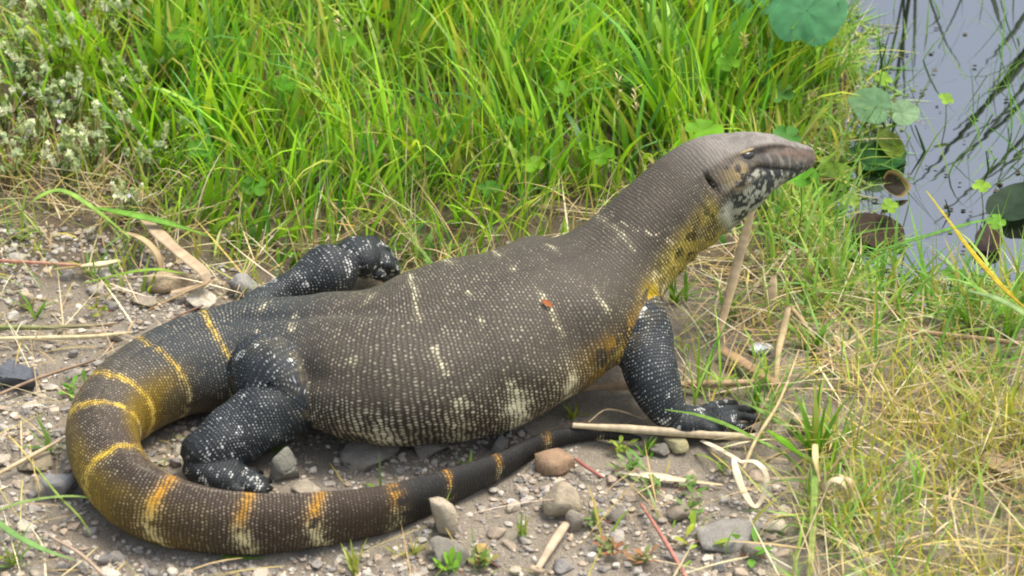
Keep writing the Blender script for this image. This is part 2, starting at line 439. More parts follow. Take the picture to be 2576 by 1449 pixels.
def nrm(V):
    me = skin; me.vertices.foreach_set('co', V.astype(np.float32).ravel()); me.update()
    n = np.empty(nv*3, np.float32); me.vertex_normals.foreach_get('vector', n); return n.reshape(-1, 3).astype(float)
def gs(x, c, w_): return np.exp(-((x-c)/w_)**2)
LIP = np.interp(st_f, [1, 2, 2.5, 3, 4, 5, 6], [2.45, 2.35, 2.22, 2.02, 1.74, 1.52, 1.42]); BROW = np.interp(st_f, [2, 3, 4.7, 6], [1.05, 1.02, .96, 1.0])
NR = nrm(V)
disp = np.zeros(nv)
h = trk.astype(float)
# head relief: brow ridge, sunken cheek in front of the eye, lip line, ear slit, jaw muscle, nostril
hs_ = np.clip(RL/.034, .3, 1)
disp += h*hs_*.0016*gs(at, BROW, .12)*smooth(3.0, 4.2, st_f)*smooth(5.9, 4.9, st_f)
disp += h*.0022*gs(at, .75, .30)*gs(st_f, 4.6, .5)
disp -= h*hs_*.0013*gs(at, BROW+.22, .11)*smooth(3.4, 4.3, st_f)*smooth(5.4, 4.9, st_f)
disp -= h*hs_*.0014*gs(at, LIP, .045)*smooth(.6, 1.2, st_f)*smooth(5.3, 4.9, st_f)
disp += h*hs_*.0010*gs(at, LIP-.16, .09)*smooth(1.0, 1.6, st_f)*smooth(5.3, 4.8, st_f)
disp -= h*.0070*gs(st_f, 6.32, .055)*gs(at, 1.25, .20)
disp += h*.0045*gs(st_f, 5.6, .38)*gs(at, 1.45, .38)
disp -= h*.0016*gs(st_f, 2.9, .14)*gs(at, .98, .10)
disp += h*.0007*(vnoise(V, 260, 19)-.5)*smooth(6.4, 5.4, st_f)*2
# muscle and loose flank skin: hollow above the thigh and behind the shoulder, fold along the belly
disp -= h*.0075*gs(at, 1.02, .20)*gs(st_f, 14.1, .8)
disp += h*.0060*gs(at, .95, .35)*gs(st_f, 10.3, .5)
disp -= h*.0060*gs(at, 1.2, .4)*gs(st_f, 11.1, .28)
disp += h*.0120*(vnoise(V, 11, 18)-.5)*smooth(8.5, 10, st_f)*smooth(17, 15, st_f)
# loose skin: throat and neck folds, flank sag, armpit and groin creases, soft muscle lumps
fold = vnoise(np.stack([Sm*1.0, at*.012, np.sign(TH)], 1), 95, 4)-.5
disp += h*.0040*fold*smooth(5.8, 6.8, st_f)*smooth(10.6, 9.2, st_f)*smooth(.8, 1.5, at)
disp += h*.0055*(vnoise(V, 26, 8)-.5)*smooth(8.5, 10, st_f)*smooth(19, 16, st_f)
disp += h*.0030*(vnoise(V, 60, 11)-.5)*smooth(9, 10.5, st_f)*smooth(19, 16, st_f)*smooth(.9, 1.8, at)
disp += (KND == 1)*.0045*(vnoise(V, 55, 12)-.5)
V = V+NR*disp[:, None]
gnd = gz(V[:, 0], V[:, 1])
V[:, 2] = np.where(V[:, 2] < gnd+.001, gnd+.001+(V[:, 2]-gnd-.001)*.15, V[:, 2])
V = lap(V, .35)
NR = nrm(V)
# --- colour of the hide
base = np.zeros((nv, 3)); dotc = np.zeros((nv, 3)); dots = np.zeros(nv)
def put(arr, c, m):
    m = np.clip(m, 0, 1)[:, None]; arr[:] = arr*(1-m)+np.array(c)*m
n1 = fbm(V, 22, 31); n2 = fbm(V, 70, 32); n3 = fbm(V, 160, 33, 2); n4 = fbm(V, 45, 35); n5 = fbm(V, 230, 36, 2)
put(base, lin(72,64,52), np.ones(nv))
put(base, lin(50,53,53), h*smooth(13.3, 14.6, st_f)*smooth(18.4, 16.6, st_f)*smooth(2.0, 1.2, at))
put(base, lin(54,45,34), h*smooth(1.1, 1.8, at)*smooth(9.5, 11, st_f)*smooth(16, 14, st_f))
put(base, lin(60,47,35), h*smooth(18.2, 20.2, st_f))
put(base, lin(34,32,29), h*smooth(24.6, 25.8, st_f))
put(dotc, lin(160,151,126), np.ones(nv)); dots[:] = .40
put(dotc, lin(186,176,146), h*smooth(1.1, 1.7, at)*smooth(9.5, 11, st_f)*smooth(16, 14, st_f))
dots += h*.16*smooth(1.0, 1.7, at)*smooth(10, 11.5, st_f)*smooth(16, 14, st_f)
dots -= h*.16*smooth(12.5, 9.5, st_f)*smooth(1.4, .8, at)
dots *= 1-h*.85*smooth(23.8, 25.4, st_f)
# pale crossbands on the body, each broken into patches
dr = trunk['V'][:, len(trunk['th'])//2]; du, dv = proj(dr)
def s_at(u, v): return trunk['s'][np.argmin((du-u)**2+(dv-v)**2)]
bandw = np.zeros(nv)
for (u, v), wd in (((653,792),.0045),((748,775),.0036),((900,757),.0036),((1020,722),.0036),((1150,690),.0036),((1285,655),.0036),((1395,610),.0036),((1515,560),.0036)):
    s0 = s_at(u, v); lower = smooth(1.25, 1.75, at)
    q = gs(Sm+.010*at*smooth(11, 13, st_f)-s0-.012*(n1-.5)*2, 0, wd*(1+2.2*lower))
    br = smooth(.48, .6, vnoise(np.stack([at*1.0, np.full(nv, s0*7), np.sign(TH)], 1), 4.2, 41)+.25*(n2-.5))
    bandw = np.maximum(bandw, q*np.maximum(br, lower*.75*smooth(.42, .56, n2+.06)))
bandw *= h
dots += .38*bandw; put(dotc, lin(208,198,162), bandw)
put(base, lin(120,112,84), bandw*.30)
# yellow rings on the tail
for k, ((u, v), wd) in enumerate((((535,790),.0036),((372,838),.004),((262,912),.005),((238,1010),.0055),((298,1112),.0065),((425,1190),.008),((615,1240),.0085),((800,1240),.0085),((985,1222),.0085),((1120,1185),.0075),((1245,1137),.007),((1370,1087),.008),((1515,1072),.007))):
    s0 = s_at(u, v); q = gs(Sm-s0-.004*(n1-.5)*2-(.004*np.cos(at*2.5) if k < 8 else 0), 0, wd*(1+.25*smooth(.8, 1.8, at))*(.62 if k > 8 else 1))*h
    q *= smooth(.34, .52, n3+(.14*(at < .8) if k > 3 else .06)+.06)
    yel = smooth(1.7, .8, at)
    cy = np.array(lin(206,172,52)) if k < 5 else np.array(lin(194,138,36)); cw = np.array(lin(212,200,150))
    cc = cw[None]*(1-yel[:, None])+cy[None]*yel[:, None]
    m = np.clip(q, 0, 1)[:, None]; dotc[:] = dotc*(1-m)+cc*m
    put(base, lin(118,86,28), q*yel*(.5 if k > 4 else .3)); put(base, lin(104,92,62), q*(1-yel)*.4)
    dots += .62*q
put(base, lin(128,118,100), h*smooth(.14, .05, at)*smooth(20.5, 21.5, st_f)*smooth(28, 26, st_f)*(.4+.6*smooth(.4, .6, n5)))
# mustard flush over the tail loop and the tail base
mus = h*smooth(16.2, 18, st_f)*smooth(22.6, 20.6, st_f)*smooth(.5, 1.1, at)*smooth(2.9, 2.2, at)*(.6+.6*smooth(.4, .6, n1))
put(base, lin(112,90,28), mus*.85); put(dotc, lin(205,170,60), mus*.7)
put(base, lin(104,98,84), h*smooth(15.5, 16.5, st_f)*smooth(19.4, 18.4, st_f)*smooth(1.75, 2.3, at)*.8)
# belly edge paler, armpit and side of chest mustard
put(base, lin(112,100,66), h*smooth(2.1, 2.7, at)*smooth(8, 10, st_f)*smooth(16, 15, st_f)*.6)
chest = h*gs(st_f, 10.35, .62)*smooth(1.15, 1.55, at)
put(base, lin(140,104,30), chest*smooth(.34, .5, n4)); put(dotc, lin(190,160,70), chest)
put(base, lin(26,24,20), h*gs(st_f, 9.9, .33)*smooth(1.3, 1.55, at)*smooth(.5, .42, n4))
# shoulder patch: bright yellow broken by black
sh = np.clip(gs(st_f, 9.35, .30)*h*gs(at, 1.62, .26), 0, 1)
put(base, lin(176,148,34), sh*1.3*smooth(.40, .52, n2)); put(dotc, lin(196,168,60), sh)
put(base, lin(26,26,24), h*gs(st_f, 9.5, .28)*gs(at, 1.95, .22)*smooth(.6, .45, n2)*1.3)
# neck: yellow side with dark flecks, pale line behind the head
nk = h*smooth(6.3, 6.8, st_f)*smooth(9.3, 8.5, st_f)*smooth(1.15, 1.7, at+.3*(n1-.5))
put(base, lin(140,122,52), nk*(.1+.85*smooth(.40, .56, n4))); put(dotc, lin(205,186,96), nk); dots += .15*nk
put(base, lin(34,29,18), nk*smooth(.56, .62, n2)*.9)
nb = h*gs(Sm-s_at(1545,545)+.022*smooth(.3, 1.6, at), 0, .0035)*smooth(.3, .45, n2)*smooth(1.9, 1.4, at)
put(dotc, lin(206,194,160), nb*smooth(.40, .50, n3)); dots += nb*.38*smooth(.40, .50, n3)
# head
hd = h*smooth(6.4, 5.6, st_f); dots *= 1-hd*.9
put(base, lin(112,100,88), hd); put(base, lin(78,70,61), hd*smooth(.46, .56, n3)*.7)
put(base, lin(136,129,119), h*smooth(7.2, 4.6, st_f)*smooth(BROW+.06, BROW-.08, at)); put(base, lin(112,104,94), hd*smooth(BROW+.06, BROW-.08, at)*smooth(.46, .58, n3)*.7)
put(base, lin(44,36,29), hd*gs(at, BROW+.10, .045)*smooth(2.4, 3.6, st_f)*smooth(6.0, 5.4, st_f)*.7)
put(base, lin(40,33,27), hd*gs(at, BROW+.20, .10)*gs(st_f, 4.75, .42)*.9)
put(base, lin(122,98,82), hd*gs(at, BROW+.36, .14)*smooth(4.4, 3.6, st_f)*.6)
lipz = hd*smooth(LIP-.42, LIP-.30, at)*smooth(LIP+.02, LIP-.02, at)
put(base, lin(72,68,63), lipz*.8)
bars = smooth(.70, .86, .5+.5*np.sin(Sm*2*np.pi/.0115+4*n2))*smooth(5.0, 4.6, st_f)
put(base, lin(150,144,130), lipz*bars*.4)
jaw = hd*smooth(LIP-.01, LIP+.04, at)*smooth(LIP+.62, LIP+.45, at)
put(base, lin(52,54,51), jaw)
put(base, lin(176,174,158), jaw*np.maximum(bars*smooth(.36, .46, n3), smooth(.52, .56, n5)*.95))
put(base, lin(160,140,96), h*gs(st_f, 5.65, .42)*gs(at, 1.46, .27)*smooth(.47, .53, n3)); put(base, lin(60,50,38), h*gs(st_f, 5.75, .40)*gs(at, 1.50, .26)*smooth(.47, .41, n3)*.8)
put(base, lin(160,160,140), h*smooth(1.66, 1.84, at+.35*(n1-.5)-.22*smooth(5.2, 4.2, st_f))*smooth(7.0, 6.5, st_f)*smooth(3.0, 4.4, st_f))
put(base, lin(46,50,48), h*smooth(1.62, 1.76, at)*smooth(6.9, 6.3, st_f)*smooth(2.0, 3.0, st_f)*smooth(.48, .54, n4)*smooth(.48, .53, n5))
put(base, lin(154,126,92), h*smooth(1.3, .6, st_f)*.7)
put(base, lin(22,17,13), h*gs(st_f, 6.32, .045)*gs(at, 1.25, .17)*1.7)
put(base, lin(26,22,19), h*gs(at, LIP, .042)*smooth(.6, 1.2, st_f)*smooth(5.5, 5.1, st_f)*1.1)
put(base, lin(34,27,22), h*gs(st_f, 2.9, .07)*gs(at, .98, .07)*1.2)
# legs and feet: blue black with whitish spots
lg = (KND > 0).astype(float)
put(base, lin(36,40,42), lg); put(base, lin(48,51,50), lg*smooth(.5, .65, n1)*.6)
put(dotc, lin(200,200,192), lg); dots = np.where(KND == 1, .30+.5*smooth(.74, .78, n4+.12*n3), dots)
dots = np.where(KND == 2, .12+.7*smooth(.60, .65, n3), dots)
tops = (KND == 1)*np.clip(1-d_tr/.018, 0, 1)
put(base, lin(92,82,52), tops*.7*smooth(.4, .55, n2))
fl = (KND == 1)*(info[:, 0] == 2)*smooth(.045, .02, Sm)
put(base, lin(140,106,34), fl*smooth(.36, .5, n2))
pitch = np.where(trk, np.interp(st_f, [0, 5, 6.5, 9, 30], [.0022, .0024, .0030, .0036, .0036]), np.where(KND == 1, .0033, .0030))
sc_s = np.zeros(nv)
gs_ = np.linspace(0, trunk['s'][-1], 3000)
gp = np.interp(np.interp(gs_, sk, np.arange(len(sk))), [0, 5, 6.5, 9, 30], [.0022, .0024, .0030, .0036, .0036])
cum = np.r_[0, np.cumsum(np.diff(gs_)/gp[1:])]
SS = np.where(trk, np.interp(Sm, gs_, cum), Sm/pitch)
reff = np.where(trk, RL**.6*.06**.4, RL*.95)
TT = TH*reff/pitch
nf = len(skin.polygons)
me = skin; me.name = 'monitor_lizard'
me.vertices.foreach_set('co', V.astype(np.float32).ravel())
for nm, arr in (('Hide', base), ('Dot', dotc)):
    a = me.color_attributes.new(nm, 'FLOAT_COLOR', 'POINT'); c4 = np.ones((nv, 4), np.float32); c4[:, :3] = arr; a.data.foreach_set('color', c4.ravel())
a = me.attributes.new('Scale', 'FLOAT_VECTOR', 'POINT')
a.data.foreach_set('vector', np.stack([SS, TT, np.clip(dots, 0, 1)], 1).astype(np.float32).ravel())
me.polygons.foreach_set('use_smooth', np.ones(nf, bool)); me.update()
def m_hide():
    m, nt, bs = nodes('scaly_hide')
    hide = N(nt, 'ShaderNodeAttribute', attribute_name='Hide').outputs['Color']
    dot = N(nt, 'ShaderNodeAttribute', attribute_name='Dot').outputs['Color']
    sp = N(nt, 'ShaderNodeSeparateXYZ'); nt.links.new(N(nt, 'ShaderNodeAttribute', attribute_name='Scale').outputs['Vector'], sp.inputs[0])
    S, T, D = sp.outputs
    D = M(nt, 'MULTIPLY', D, M(nt, 'MULTIPLY_ADD', noise(nt, pos(nt), 24, 3), 1.1, .45))
    wob = N(nt, 'ShaderNodeTexNoise'); wob.inputs['Scale'].default_value = 75; wob.inputs['Detail'].default_value = 2; nt.links.new(pos(nt), wob.inputs['Vector'])
    ws = N(nt, 'ShaderNodeSeparateColor'); nt.links.new(wob.outputs['Color'], ws.inputs[0])
    S = M(nt, 'ADD', S, M(nt, 'MULTIPLY_ADD', ws.outputs[0], 1.5, -.75)); T = M(nt, 'ADD', T, M(nt, 'MULTIPLY_ADD', ws.outputs[1], 1.5, -.75))
    row = M(nt, 'FLOOR', S)
    T2 = M(nt, 'ADD', T, M(nt, 'MULTIPLY', M(nt, 'MODULO', row, 2.0), .5))
    fs = M(nt, 'SUBTRACT', M(nt, 'FRACT', S), .5); ft = M(nt, 'SUBTRACT', M(nt, 'FRACT', T2), .5)
    cx = N(nt, 'ShaderNodeCombineXYZ'); nt.links.new(row, cx.inputs[0]); nt.links.new(M(nt, 'FLOOR', T2), cx.inputs[1])
    wn = N(nt, 'ShaderNodeTexWhiteNoise'); nt.links.new(cx.outputs[0], wn.inputs['Vector']); rnd = wn.outputs['Value']
    d2 = M(nt, 'ADD', M(nt, 'MULTIPLY', fs, fs), M(nt, 'MULTIPLY', M(nt, 'MULTIPLY', ft, ft), .75))
    dist = M(nt, 'SQRT', d2)
    rad = M(nt, 'MULTIPLY_ADD', D, .44, M(nt, 'MULTIPLY_ADD', rnd, .16, -.02))
    mask = M(nt, 'MULTIPLY', M(nt, 'SUBTRACT', rad, dist), 6.0, None, True)
    amt = M(nt, 'MULTIPLY', mask, M(nt, 'ADD', M(nt, 'MULTIPLY', M(nt, 'POWER', rnd, 2.0), .65), M(nt, 'MULTIPLY', D, .75)), None, True)
    gro = M(nt, 'MULTIPLY', M(nt, 'SUBTRACT', M(nt, 'ABSOLUTE', fs), .30), 5.0, None, True)   # bare skin between the rows
    big = noise(nt, pos(nt), 28, 4); f = M(nt, 'MULTIPLY_ADD', big, .7, .65)
    hc = N(nt, 'ShaderNodeVectorMath', operation='SCALE'); nt.links.new(hide, hc.inputs[0]); nt.links.new(f, hc.inputs['Scale'])
    hide2 = MIX(nt, M(nt, 'MULTIPLY', gro, .32), hc.outputs[0], lin(22,19,15))
    c = MIX(nt, amt, hide2, dot)
    nt.links.new(c, bs.inputs['Base Color'])
    bs.inputs['Roughness'].default_value = .58; bs.inputs['Specular IOR Level'].default_value = .3
    hgt = M(nt, 'SUBTRACT', 1.0, M(nt, 'MULTIPLY', d2, 2.6)); fine = noise(nt, pos(nt), 600, 2)
    bump(nt, M(nt, 'ADD', hgt, M(nt, 'MULTIPLY', fine, .5)), .5, .0010, bs)
    return m
M_HIDE = m_hide()
def plain(name, c, rough=.5, spec=.5):
    m, nt, bs = nodes(name); v = noise(nt, pos(nt), 300, 3)
    cc = MIX(nt, v, tuple(x*.6 for x in c), tuple(min(1, x*1.4) for x in c)); nt.links.new(cc, bs.inputs['Base Color'])
    bs.inputs['Roughness'].default_value = rough; bs.inputs['Specular IOR Level'].default_value = spec
    return m
M_CLAW = plain('claw_horn', lin(30,28,26), .35); M_EYE = plain('eye_dark', lin(26,20,14), .08, .8); M_LID = plain('eyelid', lin(140,122,82), .6)
liz = empty('monitor_lizard', (P(1000, 910, 0).x, P(1000, 910, 0).y, 0), 'large dark monitor lizard with cream spotted hide and yellow ringed tail curled forward', 'lizard')
body = link('body', me, M_HIDE); body.parent = liz; body.matrix_parent_inverse = Matrix.Translation(-liz.location)
LIZ = BVHTree.FromPolygons(V.tolist(), [tuple(p.vertices) for p in me.polygons])
def under(o):
    o.parent = liz; o.matrix_parent_inverse = Matrix.Translation(-liz.location); return o
def ico(sub=2):
    b = bmesh.new(); bmesh.ops.create_icosphere(b, subdivisions=sub, radius=1)
    v = np.array([x.co[:] for x in b.verts]); f = np.array([[q.index for q in p.verts] for p in b.faces]); b.free(); return v, f
IV2, IF2 = ico(2); IV3, IF3 = ico(3); IV1, IF1 = ico(1)
# eyes: a dark ball set under the brow with a pale lid above it, one on each side
hit = LIZ.ray_cast(CAM, ray(1880, 394))[0]
ci = np.argmin(np.linalg.norm(trunk['C']-np.array(hit), axis=1)); c0, b0 = trunk['C'][ci], trunk['B'][ci]
for sgn in (1, -1):
    p = np.array(hit)
    if sgn < 0: p = p-2*((p-c0)@b0)*b0
    out = b0*np.sign((p-c0)@b0); p = p-out*.0025
    T = trunk['T'][ci]; U = np.cross(out, T); U = U if U[2] > 0 else -U
    def ell(a, b, c, q): return q+IV2[:, :1]*a*T+IV2[:, 1:2]*b*U+IV2[:, 2:]*c*out
    e_ = under(link('eye', mesh_from('eye', ell(.0098, .0056, .0046, p), IF2), M_EYE))
    l_ = link('eyelid', mesh_from('eyelid', ell(.0108, .0019, .0040, p+U*.0052), IF2), M_LID, e_)
def horn(p0, p1, r):
    p0, p1 = np.array(p0), np.array(p1); d = p1-p0; d /= np.linalg.norm(d)
    K = [(*(p1-d*.003), r), (*(p1+d*.004+np.array((0, 0, .001))), r*.75), (*(p1+d*.009-np.array((0, 0, .001))), r*.4), (*(p1+d*.013-np.array((0, 0, .004))), r*.08)]
    K = [(x, y, z, q, q, q, 2, 0, 0) for x, y, z, q in K]; t = sweep(K, .002, 8)
    Vv = t['V'][:, :-1]; nr, nc = Vv.shape[:2]; ids = np.arange(nr*nc).reshape(nr, nc); j2 = np.r_[1:nc, 0]
    return mesh_from('claw', Vv.reshape(-1, 3), np.stack([ids[:-1], ids[1:], ids[1:][:, j2], ids[:-1][:, j2]], -1).reshape(-1, 4))
for a_, b_, r_ in CLAWS: under(link('claw', horn(a_, b_, r_), M_CLAW))

# ------------------------------------------------------------------ grass and litter (nobody could count it)
PXM = 2*HALF/2576
def clear_of_lizard(pts, dist=.010):
    ok = np.ones(len(pts), bool)
    for i, p in enumerate(pts.tolist()):
        if p[2] > .3 or abs(p[0]) > .62 or abs(p[1]) > .55: continue
        if LIZ.find_nearest(p, dist)[0] is not None: ok[i] = False; continue
        hh = LIZ.ray_cast(p, (0, 0, 1), .4)
        if hh[0] is not None and hh[1].z > 0: ok[i] = False
    return ok
PROF = {5: np.array([.55, .95, 1., .8, .45, .03]), 3: np.array([.6, 1., .7, .04])}
def blades(B, L, W, az, a0, bend, C, tw=None, seg=5, check=True, thick_base=None):
    B = np.asarray(B, float); n = len(B)
    tw = RNG.normal(0, .6, n) if tw is None else tw
    h = np.stack([np.cos(az), np.sin(az), np.zeros(n)], 1); pts = [B]; up = np.array([0, 0, 1.])
    for i in range(seg):
        al = a0+bend*((i+.5)/seg)**1.3
        pts.append(pts[-1]+(L/seg)[:, None]*(h*np.sin(al)[:, None]+up*np.cos(al)[:, None]))
    pts = np.stack(pts, 1)
    if check:
        ok = np.ones(n, bool)
        for k in (0, seg//2, seg-1, seg):
            ok[ok] = clear_of_lizard(pts[ok, k], .008)
        pts, h, az, tw, W, C = pts[ok], h[ok], az[ok], tw[ok], W[ok], C[ok]; n = len(pts)
    # nothing dips into the soil
    g0 = gz(pts[..., 0].ravel(), pts[..., 1].ravel()).reshape(pts.shape[:2])
    pts[:, 1:, 2] = np.maximum(pts[:, 1:, 2], np.maximum(g0[:, 1:], WATER_Z)+.0015)
    side = np.stack([-np.sin(az+tw), np.cos(az+tw), np.zeros(n)], 1)
    off = side[:, None]*(W[:, None]*PROF[seg][None])[..., None]*.5
    V = np.stack([pts-off, pts+off], 2).reshape(-1, 3)
    q = np.arange(n)[:, None]*(seg+1)*2+np.arange(seg)[None]*2
    F = np.stack([q, q+1, q+3, q+2], -1).reshape(-1, 4)
    t = np.linspace(0, 1, seg+1)
    CC = C[:, None, None]*(np.array([1.0]*(seg+1))[None, :, None, None])
    CC = np.broadcast_to(CC, (n, seg+1, 2, 3)).reshape(-1, 3)
    return V, F, CC
def join_blades(parts):
    o = 0; Vs, Fs, Cs = [], [], []
    for V, F, C in parts:
        Vs.append(V); Fs.append(F+o); Cs.append(C); o += len(V)
    return np.vstack(Vs), np.vstack(Fs), np.vstack(Cs)
def pick(cols, n, wts=None, jit=.16):
    c = np.array([lin(*x) for x in cols]); k = RNG.choice(len(c), n, p=None if wts is None else np.array(wts)/sum(wts))
    return c[k]*(1+RNG.normal(0, jit, (n, 1)))*(1+RNG.normal(0, .05, (n, 3)))
EDGE_U = [-300, 0, 300, 500, 700, 1000, 1300, 1500, 1700, 1900, 2040, 2110, 2140, 2600]
EDGE_V = [540, 560, 590, 650, 710, 750, 760, 720, 650, 570, 480, 330, 60, -200]
def edge(u): return np.interp(u, EDGE_U, EDGE_V)
def scatter(n, x0, x1, y0, y1):
    p = np.stack([RNG.uniform(x0, x1, n), RNG.uniform(y0, y1, n), np.zeros(n)], 1)
    u, v = proj(p); p[:, 2] = gz(p[:, 0], p[:, 1]); return p, u, v
GREENS = [(146,188,44),(128,176,42),(162,198,58),(106,158,60),(178,194,62),(142,188,38),(188,186,84),(96,152,70)]
parts = []
# tall grass of the bank, in clumps of different height, width and lean
p, u, v = scatter(23500, -.9, .62, .02, 1.35)
sd_ = pond_sd(p[:, 0], p[:, 1]); dens = fbm(p, 11, 61)
dd = edge(u)-v+110*(fbm(p, 10, 60)-.5)
keep = (dd > -60) & (sd_ > .008) & (RNG.random(len(p)) < (.10+.60*smooth(-40, 300, dd))*(.10+1.3*smooth(.36, .60, dens)))
keep &= ~((u < 340) & (RNG.random(len(p)) < .6))
p, u, v, dd = p[keep], u[keep], v[keep], dd[keep]; n = len(p)
tall = smooth(-20, 380, dd); cn = fbm(p, 7, 62); broad = vnoise(p, 20, 64)
L = (.03+.125*tall)*RNG.uniform(.45, 1.4, n)*(.65+.7*cn); W = RNG.uniform(.0017, .0054, n)*(.7+.5*tall)*(1+1.6*smooth(.62, .8, broad))
C = pick(GREENS, n, [3, 3, 3, 2, 2, 3, 1.2, 1.2], .2)*(.75+.5*vnoise(p, 13, 65))[:, None]
az = RNG.uniform(0, 2*np.pi, n)*.6+vnoise(p, 6, 68)*9.0
parts.append(blades(p-np.array([0, 0, .003]), L, W, az, np.abs(RNG.normal(.22, .25, n)), RNG.gamma(1.8, .42, n), C))
GR = join_blades(parts)
o = link('grass', mesh_from('grass', *GR), M_GRASS); tag(o, 'tall bright green grass covering the bank behind the lizard', 'grass', kind='stuff')
# low sparse green on the gravel and along the pond margin
parts = []
p, u, v = scatter(26000, -.75, .8, -.62, .75)
sd_ = pond_sd(p[:, 0], p[:, 1]); cl = fbm(p, 16, 63); cl2 = vnoise(p, 38, 66)
right = smooth(1640, 1760, u)*smooth(520, 640, v)*(1-smooth(1090, 1160, v)*smooth(2060, 1880, u))
right = np.maximum(right, smooth(2020, 2200, u)*smooth(600, 700, v))
tran = smooth(-240, -20, edge(u)-v)*smooth(200, 60, edge(u)-v)
marg = smooth(.10, .03, sd_)*smooth(-.09, -.01, sd_)
pr = .03*smooth(.5, .62, cl)+.09*(u < 640)*smooth(.46, .58, cl)+.04*(v > 1180)*smooth(.5, .6, cl)+.34*tran*smooth(.40, .58, cl)+.66*right*smooth(.36, .60, cl)+.8*marg
keep = (sd_ > -.08) & (RNG.random(len(p)) < pr*(.5+cl2))
p, u, v, right = p[keep], u[keep], v[keep], right[keep]; n = len(p)
L = RNG.uniform(.018, .07, n)*(1+.5*(right > .5)+.5*marg[keep]); W = RNG.uniform(.0014, .0036, n)*(1+.4*marg[keep])
C = pick([(136,176,62),(158,184,76),(118,166,72),(174,184,104),(144,186,88),(184,176,84)], n)
parts.append(blades(p-np.array([0, 0, .002]), L, W, RNG.uniform(0, 2*np.pi, n), np.abs(RNG.normal(.5, .35, n)), RNG.gamma(2., .35, n), C))
GR = join_blades(parts)
o = link('short_grass', mesh_from('short_grass', *GR), M_GRASS); tag(o, 'short patchy green grass on the gravel and pond margin', 'grass', kind='stuff')
# dead straw: thatch under the bank, mat on the right
parts = []
p, u, v = scatter(36000, -.8, .8, -.62, .95)
sd_ = pond_sd(p[:, 0], p[:, 1]); cl = fbm(p, 13, 73)
right = np.maximum(smooth(1650, 1800, u)*smooth(560, 680, v)*(1-smooth(1090, 1180, v)*smooth(2100, 1880, u)), smooth(1980, 2160, u)*smooth(640, 740, v))
tran = smooth(-190, 20, edge(u)-v)*smooth(280, 80, edge(u)-v)
pr = .022+.05*(u < 640)+.45*tran*smooth(.36, .56, cl)+.62*right*smooth(.32, .54, cl)
keep = (sd_ > -.02) & (RNG.random(len(p)) < pr)
p, u, v = p[keep], u[keep], v[keep]; n = len(p)
L = RNG.uniform(.025, .12, n); W = RNG.uniform(.0009, .0024, n)
C = pick([(200,184,142),(176,156,116),(218,204,168),(190,164,112),(150,128,94),(194,176,96)], n)
a0 = RNG.uniform(1.05, 1.5, n); p[:, 2] += RNG.uniform(.001, .014, n)
parts.append(blades(p, L, W, RNG.uniform(0, 2*np.pi, n), a0, RNG.normal(.12, .2, n), C))
p2, u2, v2 = scatter(2600, -.75, .55, .0, 1.0); k = (edge(u2)-v2 > 0) & (pond_sd(p2[:, 0], p2[:, 1]) > .01); p2 = p2[k]; n = len(p2)
parts.append(blades(p2, RNG.uniform(.05, .14, n), RNG.uniform(.0009, .002, n), RNG.uniform(0, 6.28, n), np.abs(RNG.normal(.3, .3, n)), RNG.gamma(2, .3, n), pick([(196,176,120),(170,150,90),(206,196,150)], n)))
GR = join_blades(parts)
o = link('dry_grass', mesh_from('dry_grass', *GR), M_DRY); tag(o, 'tangled dead straw and thatch between the green blades', 'dry grass', kind='stuff')
# yellow green sedge thicket in the front right corner
p, u, v = scatter(5200, .30, .66, -.62, -.10)
cl = fbm(p, 11, 83); keep = (RNG.random(len(p)) < smooth(1980, 2350, u+(v-1000)*.5)*smooth(780, 1150, v)*smooth(.42, .62, cl)*.6)
p = p[keep]; n = len(p)
GR = blades(p, RNG.uniform(.03, .085, n), RNG.uniform(.0011, .0026, n), RNG.uniform(0, 6.28, n), np.abs(RNG.normal(.55, .35, n)), RNG.gamma(2, .3, n), pick([(186,184,66),(170,178,72),(204,190,96),(158,168,64),(208,188,120)], n))
o = link('yellow_grass', mesh_from('yellow_grass', *GR), M_GRASS); tag(o, 'fine yellowing grass thicket in front of the pond bank', 'grass', kind='stuff')

# ------------------------------------------------------------------ stones and gravel
def rock(seed, Vb, cuts=13):
    r = np.random.default_rng(seed); v = Vb.copy()
    for _ in range(cuts):
        nn = r.normal(size=3); nn /= np.linalg.norm(nn); d = r.uniform(.42, .78)
        k = np.maximum(0, v@nn-d); v -= k[:, None]*nn
    v *= 1+.16*(fbm(v+seed*7.3, 1.8, seed)-.5)[:, None]+.10*(vnoise(v+seed, 6, seed)-.5)[:, None]
    return v/np.abs(v).max(0)
ROCKS = [mesh_from('stone', rock(i, IV3), IF3, np.ones((len(IV3), 3))) for i in range(14)]
for r_ in ROCKS: r_.materials.append(M_STONE)
def stone(u, v, wpx, hpx, c, label, group=None, seed=None, rz=None, sink=.25, depth=None):
    """a stone whose base sits at the pixel's ground point; wpx, hpx its seen width and height"""
    seed = random.randrange(14) if seed is None else seed
    a = wpx*PXM/2; hgt = max(.35*a, (hpx*PXM-2*a*.8*math.sin(EL)*.5)/math.cos(EL)*.6)
    hgt = min(hgt, a*1.6); b = a*(.8 if depth is None else depth)
    g_ = PG(u, v+hpx*.22)
    o = bpy.data.objects.new('stone', ROCKS[seed]); col.objects.link(o)
    o.location = (g_.x, g_.y, g_.z+hgt*(1-2*sink)); o.scale = (a, b, hgt)
    o.rotation_euler = (random.uniform(-.2, .2), random.uniform(-.2, .2), random.uniform(-.5, .5) if rz is None else rz)
    o.color = (*lin(*c), 1)
    tag(o, label, 'stone', group); return o
